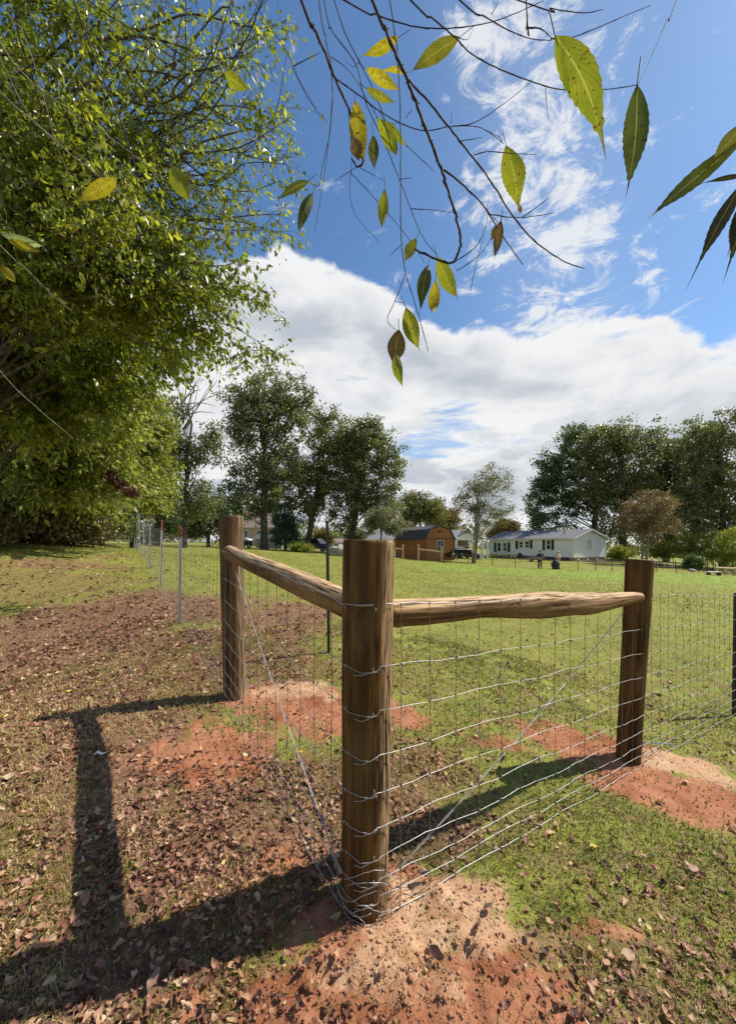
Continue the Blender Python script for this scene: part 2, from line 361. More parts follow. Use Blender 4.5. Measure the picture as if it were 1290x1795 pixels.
# bare-soil patches: photo pixel centre, pixel radii, weights
def patch(px, py, rx, ry, wt=1.0):
    c = Gp(px, py); a = Gp(px+rx, py); b = Gp(px, py-ry); d = Gp(px, py+ry)
    return (c[0], c[1], abs(a[0]-c[0]), max(abs(b[1]-d[1])/2, .04), wt)
CLAY = [patch(*a) for a in [(620, 1790, 380, 70, .8), (830, 1780, 200, 60, .8), (360, 1300, 140, 60, .68), (540, 1240, 150, 42, .78), (1010, 1310, 140, 42, .75), (1190, 1390, 170, 50, .8), (560, 1640, 330, 110, .5), (480, 1480, 150, 60, .42), (640, 1740, 380, 80, .62), (1150, 1600, 220, 70, .3), (345, 1290, 85, 50, .62), (360, 1340, 75, 36, .8), (470, 1280, 90, 30, .45), (715, 1262, 45, 18, .8), (560, 1245, 70, 20, .8), (1000, 1305, 105, 30, .85), (1120, 1325, 60, 20, .9), (1180, 1398, 140, 32, .95), (1270, 1430, 70, 36, .9),
        (500, 1515, 90, 40, .6), (560, 1600, 110, 50, .75), (740, 1690, 300, 150, .52), (500, 1755, 130, 45, .95), (620, 1700, 120, 60, .7), (880, 1735, 110, 50, .95), (430, 1560, 70, 40, .5), (470, 1060, 30, 12, .35), (170, 985, 90, 8, .3), (260, 1025, 60, 8, .3), (1080, 1640, 90, 35, .55), (720, 1560, 90, 45, .8), (1000, 1740, 120, 60, .45)]]
SAND = [patch(*a) for a in [(870, 1640, 120, 50, .85), (730, 1750, 160, 45, .62), (520, 1215, 85, 24, .8), (640, 1225, 50, 16, .7), (1195, 1342, 80, 24, .9), (1260, 1370, 60, 20, .8), (780, 1580, 140, 55, 1), (750, 1650, 150, 60, 1), (870, 1640, 80, 30, .75), (1080, 1650, 60, 16, .5), (700, 1555, 60, 30, .8), (720, 1720, 160, 60, .7), (600, 1660, 60, 30, .4), (960, 1700, 90, 40, .4)]]
LITT = [patch(*a) for a in [(60, 1040, 160, 25, .5), (120, 1015, 190, 22, .5), (190, 975, 110, 12, .5), (150, 1120, 200, 60, .9), (1180, 1620, 160, 90, .35), (860, 1420, 160, 60, .35), (230, 1180, 330, 90), (300, 1420, 330, 150), (100, 1300, 250, 130), (480, 1380, 120, 90), (200, 1080, 260, 45), (500, 1090, 70, 60), (60, 1560, 220, 150, .65), (620, 1380, 130, 60), (150, 1690, 300, 120, .85), (380, 1760, 200, 60, .7),
        (740, 1340, 100, 50, .7), (1010, 1680, 150, 60, .55), (760, 1450, 80, 40), (80, 990, 200, 15, .6), (1130, 1770, 200, 60, .5), (1200, 1560, 160, 60, .3)]]
def mask(lst, x, y, soft=.45, nz=None):
    m = np.zeros_like(x)
    for cx, cy, rx, ry, wt in lst:
        d = np.sqrt(((x-cx)/rx)**2+((y-cy)/ry)**2)
        if nz is not None: d = d+nz
        m = np.maximum(m, wt*np.clip((1.0+soft-d)/(2*soft), 0, 1))
    return m
def masks(x, y):
    n1 = (fbm(x*2.2, y*2.2, 3)-.5)*1.2+(fbm(x*9, y*9, 5)-.5)*1.1
    n2 = (fbm(x*1.6, y*1.6, 23)-.5)*1.3+(fbm(x*7, y*7, 25)-.5)*1.1
    clay = mask(CLAY, x, y, .5, n1); sand = mask(SAND, x, y, .55, n2)
    n3 = (fbm(x*1.1, y*1.1, 33)-.5)*1.4+(fbm(x*5, y*5, 35)-.5)*.6
    lit = mask(LITT, x, y, .5, n3)
    far = np.clip((y-16)/10, 0, 1)
    return clay, sand, lit*(1-far)
RUTS = [(Gp(*a), Gp(*b), d, w_) for a, b, d, w_ in [((855, 1725), (985, 1790), .022, .016), ((540, 1700), (640, 1790), .020, .02), ((480, 1725), (560, 1795), .014, .014), ((620, 1745), (700, 1795), .012, .012)]]
def relief(x, y, clay, sand):
    r = np.hypot(x, y-1.5); near = 1/(1+(r/9)**2)
    z = (fbm(x*1.3, y*1.3, 41)-.5)*.05*near+(fbm(x*6, y*6, 43)-.5)*.022*near
    z = z+clay*.018+sand*.022
    z = z+(clay+sand)*near*((fbm(x*14, y*14, 51)-.5)*.048+(fbm(x*45, y*45, 53, 2)-.5)*.014)
    for (a, b, dp, wd) in RUTS:
        ab = b-a; L2 = ab@ab; t = np.clip(((x-a[0])*ab[0]+(y-a[1])*ab[1])/L2, 0, 1); wob = .02*(fbm(x*9, y*9, 61)-.5)
        sdist = ((x-a[0])*ab[1]-(y-a[1])*ab[0])/math.sqrt(L2)+wob; en = np.hypot(x-a[0]-t*ab[0], y-a[1]-t*ab[1])
        z = z+np.where(en < .25, -dp*np.exp(-(sdist/wd)**2)+dp*.7*np.exp(-((sdist-wd*1.8)/wd)**2), 0)*np.exp(-(np.maximum(en-np.abs(sdist), 0)/.05)**2)
    return z
def ht(x, y):
    x = np.atleast_1d(np.asarray(x, float)); y = np.atleast_1d(np.asarray(y, float))
    c, s, l = masks(x, y); return ht0(x, y)+relief(x, y, c, s)
def gz(x, y): return float(ht(x, y)[0])

NU, NV = 620, 640
uu = np.linspace(-math.asinh(700/1.2), math.asinh(700/1.2), NU); vv = np.linspace(math.asinh(-300/1.0), math.asinh(800/1.0), NV)
gx = 1.2*np.sinh(uu); gy = 1.9+1.0*np.sinh(vv)
GX, GY = np.meshgrid(gx, gy); fx, fy = GX.ravel(), GY.ravel()
cm, sm, lm = masks(fx, fy)
GZ = ht0(fx, fy)+relief(fx, fy, cm, sm)
ii = (np.arange(NV-1)[:, None]*NU+np.arange(NU-1)).ravel()
quads = np.stack([ii, ii+1, ii+1+NU, ii+NU], 1)
def ground_f(t):
    p = t.pos(); clay, sand, lit = t.attr('clay'), t.attr('sand'), t.attr('litter')
    n0 = t.noise(p, .55, 5, .6); n1 = t.noise(p, 3.5, 7, .65); n2 = t.noise(p, 28, 7, .65, .4); n3 = t.noise(p, 110, 5, .6)
    vor = t.node('ShaderNodeTexVoronoi', i_Scale=24.0); t.set(vor.inputs['Vector'], p)
    green = t.mix(t.smooth(n1, .35, .65), (.135, .165, .024), (.225, .235, .045))
    green = t.mix(t.smooth(n0, .38, .62, 0, .65), green, (.24, .255, .042))
    green = t.mix(t.smooth(n2, .45, .75, 0, .8), green, (.31, .27, .10))
    green = t.mix(t.smooth(n3, .48, .66, 0, .6), green, (.07, .07, .02))
    sepP = t.node('ShaderNodeSeparateXYZ', i_0=p)
    clov = t.math('MULTIPLY', t.smooth(sepP.outputs[1], 23, 28), t.smooth(sepP.outputs[1], 38, 35))
    clov = t.math('MULTIPLY', clov, t.math('MULTIPLY', t.smooth(sepP.outputs[0], 2, 8), t.smooth(n0, .3, .55, .4, 1)))
    green = t.mix(clov, green, t.mix(t.smooth(t.noise(p, 2.2, 5, .7), .35, .65), (.11, .19, .022), (.26, .33, .055)))
    earth = t.mix(t.smooth(n2, .35, .65), (.145, .072, .046), (.32, .185, .118))
    earth = t.mix(t.smooth(t.noise(p, 1.7, 5), .5, .68, 0, .8), earth, (.28, .12, .058))
    litc = t.mix(t.smooth(vor.outputs['Distance'], .1, .55), (.37, .20, .13), (.10, .046, .032))
    litc = t.mix(t.smooth(n2, .5, .62, 0, .7), litc, (.20, .115, .07))
    c = t.mix(t.smooth(t.math('ADD', lit, t.math('MULTIPLY', t.math('SUBTRACT', n2, .5), 1.2)), .25, .75), green, t.mix(.6, earth, litc))
    t_bare = t.lin(sepP.outputs[1], 3.5, 9, .8, .12)
    dry = t.smooth(n1, .55, .72, 0, .55); c = t.mix(dry, c, (.24, .16, .085)); c = t.mix(t.smooth(t.noise(p, 6.5, 6, .7), .47, .62, 0, t_bare), c, (.18, .115, .065))
    clc = t.mix(t.smooth(n1, .35, .65), (.245, .088, .044), (.39, .178, .098))
    clc = t.mix(t.smooth(n2, .55, .75, 0, .5), clc, (.13, .055, .034))
    c = t.mix(t.smooth(t.math('ADD', clay, t.math('MULTIPLY', t.math('SUBTRACT', n2, .5), .7)), .35, .6), c, clc)
    sdc = t.mix(t.smooth(n1, .3, .7), (.42, .235, .14), (.52, .36, .22))
    sdc = t.mix(t.smooth(t.noise(p, 9, 6, .7), .48, .66, 0, .6), sdc, (.33, .15, .085)); sdc = t.mix(t.smooth(n3, .5, .66, 0, .7), sdc, (.26, .12, .065))
    c = t.mix(t.smooth(t.math('ADD', sand, t.math('MULTIPLY', t.math('SUBTRACT', n2, .5), .8)), .4, .8), c, sdc)
    h = t.math('ADD', t.math('MULTIPLY', n2, .7), t.math('MULTIPLY', n3, .35))
    return principled(t, c, .95, 0, t.bump(h, .9, .02), .15)
M['ground'] = mat('field_ground', ground_f)
g = fastmesh('ground', np.stack([fx, fy, GZ], 1), quads, 4, M['ground'], None, {'clay': cm, 'sand': sm, 'litter': lm}, True)
g['kind'] = 'structure'

# ------------------------------------------------------------------ grass, litter, clods (uncountable)
def scatter(n, r0, r1, spread=62):
    r = r0*np.exp(rng.random(n)*math.log(r1/r0)); a = np.radians((rng.random(n)*2-1)*spread)
    return r*np.sin(a), r*np.cos(a), r
def norm(a): return a/np.maximum(np.linalg.norm(a, axis=1, keepdims=True), 1e-9)
def blades(n, r0, r1, h0, wk, seg2, lim=.05):
    x, y, r = scatter(n, r0, r1)
    c, s, l = masks(x, y)
    dens = fbm(x*2.5, y*2.5, 71)*.5+fbm(x*8, y*8, 75)*.5
    keep = rng.random(n) < np.clip(1.15-c*1.25-s*1.3-l*.30, .03, 1)*np.clip(dens*3.6-1.05, .08, 1)
    x, y, r, l, c = x[keep], y[keep], r[keep], l[keep], c[keep]; n = len(x)
    z = ht(x, y)-.004
    H = h0*(.4+rng.random(n)*.9)*(.6+1.0*fbm(x*4, y*4, 77))*np.clip(.7+r*.03, .7, 1.3); W = wk*np.maximum(r, 1.4)*(.7+.6*rng.random(n))
    a = rng.random(n)*2*np.pi; lean = .4+1.9*rng.random(n)
    d = np.stack([np.cos(a), np.sin(a), np.zeros(n)], 1); b = a+np.pi/2+rng.normal(0, .4, n)
    s_ = np.stack([np.cos(b), np.sin(b), np.zeros(n)], 1)
    base = np.stack([x, y, z], 1); up = np.array([[0, 0, 1.]])
    tip = base+d*(H*lean*.75)[:, None]+up*(H*np.clip(1.15-lean*.5, .25, 1))[:, None]
    rn = np.clip(rng.random(n)*.62+l*.22+(x < 0)*.06+(x > .3)*(y < 5)*.07+(fbm(x*.8, y*.8, 81)-.46)*.7+(fbm(x*5, y*5, 83)-.5)*.6, 0, 1)
    if seg2:
        mid = base+d*(H*lean*.25)[:, None]+up*(H*.62)[:, None]
        V = np.stack([base-s_*W[:, None]/2, base+s_*W[:, None]/2, mid+s_*W[:, None]*.4, mid-s_*W[:, None]*.4, tip], 1)
        i = np.arange(n)[:, None]*5
        T = np.concatenate([i+np.array([[0, 1, 2]]), i+np.array([[0, 2, 3]]), i+np.array([[3, 2, 4]])])
        return V.reshape(-1, 3), T, np.repeat(rn, 5)
    V = np.stack([base-s_*W[:, None]/2, base+s_*W[:, None]/2, tip], 1)
    return V.reshape(-1, 3), np.arange(3*n).reshape(-1, 3), np.repeat(rn, 3)
V1, T1, A1 = blades(210000, .9, 5.5, .036, .0019, True)
o = fastmesh('grass', V1, T1, 3, M['blade'], None, {'rnd': A1}); tag(o, kind='stuff', label='short mown grass growing close around the corner posts', cat='grass')
V1, T1, A1 = blades(300000, 4.5, 75, .050, .0015, False)
o = fastmesh('grass', V1, T1, 3, M['blade'], None, {'rnd': A1}); tag(o, kind='stuff', label='short mown grass of the open field beyond the posts', cat='grass')
# broad weeds among the grass
def curled(x, y, z, L, Wd, seed_rnd, tilt=.35, lift=.004, wild=1.0):
    """curled dry leaves, 10 vertices each"""
    n = len(x); a = rng.random(n)*2*np.pi
    ax = norm(np.stack([np.cos(a), np.sin(a), rng.normal(0, tilt, n)], 1)); up = norm(np.stack([rng.normal(0, tilt, n), rng.normal(0, tilt, n), np.ones(n)], 1))
    sd = norm(np.cross(up, ax)); up = np.cross(ax, sd)
    st = [(-.5, .05), (-.2, .42), (.1, .5), (.32, .30), (.5, .03)]
    curl = rng.normal(.35, .9, n)*wild; fold = rng.normal(.2, .55, n)*wild; jag = rng.random((n, 5, 2))*.8*wild+.45+.4*(1-wild)
    c = np.stack([x, y, z+lift+.15*np.abs(curl)*L*.5+.002], 1); V = []
    for k, (u, wd) in enumerate(st):
        for q, sg in enumerate((-1, 1)):
            ww = wd*Wd*jag[:, k, q]
            V.append(c+ax*((u+rng.normal(0, .05, n))*L)[:, None]+up*(rng.normal(0, .07, n)*L)[:, None]+sd*(sg*ww)[:, None]+up*((curl*(u*u)*2*L*.5)+(fold*ww))[:, None])
    mids = [c+ax*(u*L)[:, None]+up*(curl*(u*u)*2*L*.5)[:, None] for u, _ in st[1:4]]
    V = np.stack(V+mids, 1)  # 10 sides + 3 mids
    idx = np.arange(n)[:, None]*13; tri = []
    rows = [(0, None, 1), (2, 10, 3), (4, 11, 5), (6, 12, 7), (8, None, 9)]
    tris = [(0, 2, 10), (0, 10, 1), (1, 10, 3), (2, 4, 11), (2, 11, 10), (10, 11, 5), (10, 5, 3), (4, 6, 12), (4, 12, 11), (11, 12, 7), (11, 7, 5), (6, 8, 12), (8, 9, 12), (12, 9, 7)]
    T = np.concatenate([idx+np.array([t_]) for t_ in tris])
    return V.reshape(-1, 3), T, np.repeat(seed_rnd, 13)
def litter(n, r0, r1, L0, base_p=.06, full=True):
    x, y, r = scatter(n, r0, r1); c, s, l = masks(x, y)
    keep = rng.random(n) < np.clip(l*.68+base_p, 0, 1)*(1-.90*np.clip(1.15*(c*.75+s), 0, 1))*np.clip(fbm(x*4, y*4, 91)*3-.85, .08, 1)*np.where((y > 5) & (x > -.40*y), .35, 1)
    x, y, r = x[keep], y[keep], r[keep]; n = len(x); z = ht(x, y)
    L = L0*(.35+1.0*rng.random(n)**1.6)*np.clip(.55+r*.10, .66, 1.9); rn = np.clip(rng.beta(1.3, 1.6, n), 0, 1)
    if full: return curled(x, y, z+.008*rng.random(n), L, L*.62, rn)
    return leafquads(np.stack([x, y, z+.012], 1), norm(np.stack([rng.normal(0, 1, n), rng.normal(0, 1, n), rng.normal(0, .3, n)], 1)), L, L*.6, rn)
def leafquads(c, ax, L, W, rn, fold=.25, nrm=None):
    n = len(c); L = np.broadcast_to(L, n); W = np.broadcast_to(W, n)
    q = rng.normal(0, 1, (n, 3)) if nrm is None else nrm
    sd = norm(np.cross(ax, q)); up = np.cross(sd, ax)
    f = (fold*W)[:, None]
    V = np.stack([c-ax*(L/2)[:, None], c-ax*(L*.05)[:, None]-sd*(W/2)[:, None]+up*f, c+ax*(L/2)[:, None], c-ax*(L*.05)[:, None]+sd*(W/2)[:, None]+up*f], 1).reshape(-1, 3)
    i = np.arange(n)[:, None]*4
    return V, np.concatenate([i+np.array([[0, 1, 2]]), i+np.array([[0, 2, 3]])]), np.repeat(rn, 4)
V1, T1, A1 = litter(86000, .95, 7, .046, .10)
o = fastmesh('leaf_litter', V1, T1, 3, M['litter'], None, {'rnd': A1}); tag(o, kind='stuff', label='brown fallen leaves littering the near ground', cat='leaf litter')
V1, T1, A1 = litter(90000, 5, 30, .055, .035, False)
o = fastmesh('leaf_litter', V1, T1, 3, M['litter'], None, {'rnd': A1}); tag(o, kind='stuff', label='brown fallen leaves scattered over the farther field', cat='leaf litter')
def clods(n):
    x, y, r = scatter(n, .9, 6); c, s, l = masks(x, y); keep = rng.random(n) < np.clip(c+s, 0, 1)
    x, y, s = x[keep], y[keep], s[keep]; n = len(x); z = ht(x, y); rad = .0016+.0045*rng.random(n)**3+.008*rng.random(n)**14
    cen = np.stack([x, y, z+rad*.2], 1)
    O = np.array([(1, 0, 0), (0, 1, 0), (-1, 0, 0), (0, -1, 0), (0, 0, 1), (0, 0, -1)], float)
    V = cen[:, None, :]+O[None]*rad[:, None, None]*(.6+.8*rng.random((n, 6, 1)))
    fs = [(0, 1, 4), (1, 2, 4), (2, 3, 4), (3, 0, 4), (1, 0, 5), (2, 1, 5), (3, 2, 5), (0, 3, 5)]
    T = np.concatenate([np.arange(n)[:, None]*6+np.array([f_]) for f_ in fs])
    return V.reshape(-1, 3), T, np.repeat(np.clip(s*.5+rng.random(n)*.5, 0, 1), 6)
V1, T1, A1 = clods(60000)
o = fastmesh('soil_crumbs', V1, T1, 3, M['clod'], None, {'rnd': A1}); tag(o, kind='stuff', label='crumbs of red and tan soil on the dug patches', cat='soil')

# individually visible fallen leaves and scraps
def fallen(px, py, L, col, label, group=None, cat='leaf'):
    L *= .8
    p = Gp(px, py); z = gz(p[0], p[1])
    V, T, A = curled(np.array([0.]), np.array([0.]), np.array([0.]), np.array([L]), np.array([L*.6]), np.array([.5]), .2, .012, .35)
    m = noisy('leaf_colour', tuple(c*.7 for c in col), col, 40, .6)
    o = fastmesh('fallen_leaf', V, T, 3, m); o.location = (p[0], p[1], z+.012); tag(o, label, cat, group)
fl = 'large fallen leaves lying on the ground'
for a in [(78, 1675, .085, (.42, .18, .10), 'large reddish brown curled leaf on the grass near the shadow of the front post'),
          (150, 1590, .075, (.30, .15, .09), 'long brown leaf standing on edge inside the shaded strip'),
          (430, 1330, .06, (.52, .52, .28), 'pale green leaf lying just past the orange clay mound'),
          (527, 1325, .055, (.62, .45, .05), 'bright yellow leaf behind the wire beside the front post'),
          (120, 1215, .07, (.66, .50, .06), 'bright yellow leaf among brown litter at the end of the shadow'),
          (232, 1190, .07, (.50, .50, .26), 'pale green leaf in the litter in front of the steel fence posts'),
          (15, 1370, .09, (.50, .40, .22), 'tan flat leaf alone at the far edge of the litter'),
          (510, 1430, .065, (.45, .33, .06), 'dull yellow leaf leaning against the wires of the front post'),
          (268, 1740, .08, (.30, .17, .12), 'brown leaf at the tip of the front post shadow'),
          (540, 1725, .05, (.035, .022, .018), 'small black curled leaf on the shaded red clay'),
          (965, 1470, .05, (.62, .42, .20), 'pale tan leaf on the green grass under the right wires'),
          (1040, 1497, .05, (.62, .46, .08), 'little yellow leaf on the green grass in the right foreground'),
          (1215, 1535, .075, (.40, .22, .16), 'pinkish brown curled leaf on the dark grass at the right'),
          (740, 1560, .075, (.05, .03, .02), 'dark bark like leaf on the sand beside the front post'),
          (765, 1690, .08, (.07, .035, .025), 'dark crumpled leaf in the middle of the sandy ground'),
          (830, 1668, .06, (.09, .045, .03), 'dark brown leaf curled on the orange soil'),
          (1100, 1690, .09, (.36, .22, .15), 'wide brown leaf on the bare pinkish soil'),
          (855, 1610, .06, (.10, .06, .04), 'narrow dark leaf where sand meets the grass')]:
    fallen(*a, group=fl)
p = Gp(165, 1329)
s = MB(); s.tube([(0, 0, 0), (.02, .004, .012), (.045, 0, .004), (.07, .006, .010)], [.003, .008, .007, .002], 5).build('plastic_scrap', M['white'])
o = bpy.data.objects['plastic_scrap']; o.location = (p[0], p[1], gz(*p)+.012); tag(o, 'small crumpled white scrap lying in the shaded strip of litter', 'scrap')

# ------------------------------------------------------------------ wooden corner brace
def setbase(root, loc):
    root.location = loc; inv = Matrix.Translation(-Vector(loc))
    for c in root.children_recursive:
        if c.parent == root: c.matrix_parent_inverse = inv
def children(o): return [c for c in o.children]
def copy_tree(o, parent=None):
    c = o.copy(); COL.objects.link(c)
    if parent: c.parent = parent
    for ch in list(o.children): copy_tree(ch, c)
    return c
def log_mesh(A, B, rads, seed, crack=(0, .005), name='post', mtl=None, parent=None, nz=120, na=72, offs=None, knots=3, lit_amt=1.0):
    """a log from A to B; local z runs along it"""
    A = Vector(A); B = Vector(B); L = (B-A).length; ax = (B-A).normalized()
    q = Vector((0, 0, 1)).rotation_difference(ax) if ax.z > .8 else ax.to_track_quat('Z', 'Y'); rnd = random.Random(seed)
    kn = [(rnd.uniform(0, 2*math.pi), rnd.uniform(.1, .95)*L, rnd.uniform(.010, .022)) for _ in range(knots)]
    V = []; Fc = []; WT = []; upl = q.inverted() @ Vector((0, 0, 1)); lit_dir = math.atan2(upl.y, upl.x) if ax.z < .8 else crack[0]
    for i in range(nz+1):
        t = i/nz; z = t*L; ra = np.interp(t, np.linspace(0, 1, len(rads)), rads)
        ch = 1 if 0 < i < nz else .965
        ox, oy = (np.interp(t, np.linspace(0, 1, len(offs)), [o_[0] for o_ in offs]), np.interp(t, np.linspace(0, 1, len(offs)), [o_[1] for o_ in offs])) if offs else (0, 0)
        for k in range(na):
            a = 2*math.pi*k/na; ca, sa = math.cos(a), math.sin(a)
            r = ra*ch*(1+.06*mnoise.noise(Vector((ca*1.1, sa*1.1, z*1.4+seed*3)))+.012*mnoise.noise(Vector((ca*4, sa*4, z*5+seed))))
            cr = mnoise.noise(Vector((ca*7+seed, sa*7, z*.9+seed)))
            side = max(0, math.cos(a-crack[0]))
            d = max(0, 1-abs(cr)*9)*crack[1]*(.25+.75*side)*max(0, min(1, .5+1.6*mnoise.noise(Vector((ca*2, sa*2+seed, z*1.3)))))
            cr2 = mnoise.noise(Vector((ca*17+seed, sa*17, z*2+seed)))
            d += max(0, 1-abs(cr2)*6)*crack[1]*.35*side
            for ka, kz, kr in kn:
                da = math.atan2(math.sin(a-ka), math.cos(a-ka))*ra; dd = math.sqrt(da*da+(z-kz)**2)
                if dd < kr*2: d -= .003*math.cos(dd/kr*1.57)*(1 if dd < kr else .3)
            V.append((ca*(r-d)+ox, sa*(r-d)+oy, z)); WT.append(max(0, min(1, (math.cos(a-lit_dir+.1)-(.42 if ax.z > .8 else .1))*2.0))*lit_amt)  # paler tone where sun falls: right side of posts, top of rails
    for i in range(nz):
        for k in range(na): Fc.append((i*na+k, i*na+(k+1) % na, (i+1)*na+(k+1) % na, (i+1)*na+k))
    me = bpy.data.meshes.new(name)
    nb = len(V); V.append((0, 0, 0)); V.append((0 if not offs else offs[-1][0], 0 if not offs else offs[-1][1], L+.001))
    for k in range(na):
        Fc.append((nb, (k+1) % na, k)); Fc.append((nb+1, nz*na+k, nz*na+(k+1) % na))
    me.from_pydata(V, [], Fc); me.materials.append(mtl); me.materials.append(M['endgrain']); wa = me.attributes.new('lit_side', 'FLOAT', 'POINT'); wa.data.foreach_set('value', np.array(WT+[0, 0], dtype=np.float32))
    for i, p_ in enumerate(me.polygons):
        p_.use_smooth = i < nz*na
        if i >= nz*na: p_.material_index = 1
    o = bpy.data.objects.new(name, me); COL.objects.link(o); o.parent = parent
    o.matrix_local = Matrix.Translation(A) @ q.to_matrix().to_4x4()
    return o
brace = empty('wooden_corner_brace', label='round wooden corner posts joined by two pine rails at the fence corner', cat='fence brace')
MP = Vector((-.008, 1.572, 0)); LP = Vector((-1.088, 3.12, .21)); RP = Vector((1.915, 2.80, -.135))
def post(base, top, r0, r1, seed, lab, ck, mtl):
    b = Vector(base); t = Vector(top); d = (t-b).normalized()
    o = log_mesh(b-d*.25, t, [r0, r0*.99, (r0+r1)/2, r1], seed, ck, 'post', mtl, brace, 150, 84, lit_amt={19: .3, 11: .6}.get(seed, 1.0)); tag(o, lab); return o
# crack side: about local +x after track quat; camera-right side of the log
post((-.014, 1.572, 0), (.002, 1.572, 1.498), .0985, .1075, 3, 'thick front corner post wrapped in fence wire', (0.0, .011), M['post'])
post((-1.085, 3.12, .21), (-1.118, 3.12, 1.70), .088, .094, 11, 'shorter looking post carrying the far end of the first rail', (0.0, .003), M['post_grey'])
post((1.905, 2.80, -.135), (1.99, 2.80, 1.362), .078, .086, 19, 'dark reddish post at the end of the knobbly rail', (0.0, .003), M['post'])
rl = log_mesh((-.045, 1.64, 1.205), (-1.105, 3.035, 1.405), [.062, .066, .066, .063, .058, .060], 31, (1.5, .006), 'rail', M['rail'], brace, 90, 48, lit_amt=.75); tag(rl, 'straight cracked rail running back to the post beside the steel posts')
# right rail traced from its profile
prof = [(695, 1048, 1101), (760, 1047, 1096), (850, 1043, 1083), (905, 1040, 1086), (950, 1035, 1086), (1000, 1037, 1079), (1030, 1038, 1080), (1070, 1038, 1069), (1122, 1037, 1056)]
A = Vector((.07, 1.615, 1.19)); B = Vector((1.915, 2.70, 1.108)); d2 = (B-A).normalized(); qr = d2.to_track_quat('Z', 'Y'); Minv = (Matrix.Translation(A) @ qr.to_matrix().to_4x4()).inverted()
Lr = (B-A).length; rr, oo, ts = [], [], []
for px, y0, y1 in prof:
    k = (px-CX)/F; t = (k*A.y-A.x)/(d2.x-k*d2.y); c = A+d2*t; ze = ZC-((y0+y1)/2-HY)/F*c.y; loc = Minv @ Vector((c.x, c.y, ze))
    ts.append(t/Lr); rr.append((y1-y0)/2*c.y/F/1.06); oo.append((loc.x, loc.y))
tt = np.linspace(0, 1, 20); rads = list(np.interp(tt, ts, rr)); off = list(zip(np.interp(tt, ts, [o_[0] for o_ in oo]), np.interp(tt, ts, [o_[1] for o_ in oo])))
rl2 = log_mesh(A, B, rads, 47, (3.0, .008), 'rail', M['rail'], brace, 110, 56, off, 5, lit_amt=.85); tag(rl2, 'knobbly split rail running to the dark reddish post')
def twisted(a, b, mtl, parent, name='brace_wire'):
    a = Vector(a); b = Vector(b); n = 90; ax = (b-a).normalized(); u = ax.orthogonal().normalized(); v = ax.cross(u); mb = MB()
    for ph in (0, math.pi):
        pts = []
        for i in range(n+1):
            t = i/n; an = t*48+ph; pts.append(a+(b-a)*t+(u*math.cos(an)+v*math.sin(an))*.0028+Vector((0, 0, -.03*math.sin(math.pi*t))))
        mb.tube(pts, .0018, 4)
    return mb.build(name, mtl, parent, True)
twisted(P(413, 1002, 3.0), P(598, 1532, 1.50), M['wire'], brace)
twisted(P(1094, 1072, 2.72), P(688, 1535, 1.55), M['wire'], brace)
# nail heads, staples holding the wires to the posts
stp = MB()
for zz in (1.24, 1.0, .83, .665, .52, .385, .27, .175):
    for ang in (-.9, .25, .75):
        a = ang-math.pi/2+random.uniform(-.08, .08); c = Vector((math.cos(a)*.106, 1.572+math.sin(a)*.106, zz+random.uniform(-.012, .012)))
        stp.tube([c+Vector((0, .005, -.006)), c+Vector((math.cos(a)*.005, -.003, -.005)), c+Vector((math.cos(a)*.005, -.003, .005)), c+Vector((0, .005, .006))], .0016, 4)
stp.build('staples', M['galv'], brace, kind='stuff')
setbase(brace, (0, 1.572, 0))

# ------------------------------------------------------------------ woven wire fences and steel posts
HTS = [1.245, 1.0, .83, .665, .52, .385, .27, .175, .105, .03]
def tpost_mesh(h, top_h, parent, mtl, topm, loc, rz, name='steel_post'):
    e = MB(); w_, th, st = .017, .004, .032
    prof_ = [(-w_, -th/2), (w_, -th/2), (w_, th/2), (th/2, th/2), (th/2, st), (-th/2, st), (-th/2, th/2), (-w_, th/2)]
    def ext(mb, z0, z1):
        n = len(prof_); mb.add([(x, y, z0) for x, y in prof_]+[(x, y, z1) for x, y in prof_], [tuple(range(n-1, -1, -1)), tuple(range(n, 2*n))]+[(i, (i+1) % n, n+(i+1) % n, n+i) for i in range(n)])
    ext(e, -.25, h-top_h)
    for k in range(int(h/.055)): e.box((-.006, -.012, .05+k*.055), (.006, -.002, .066+k*.055))
    o = e.build(name, mtl, parent); o.location = loc; o.rotation_euler = (R(random.uniform(-1.2, 1.2)), R(random.uniform(-1.2, 1.2)), rz)
    t = MB(); ext(t, h-top_h+.0005, h); t.build('post_tip', topm, o)
    return o
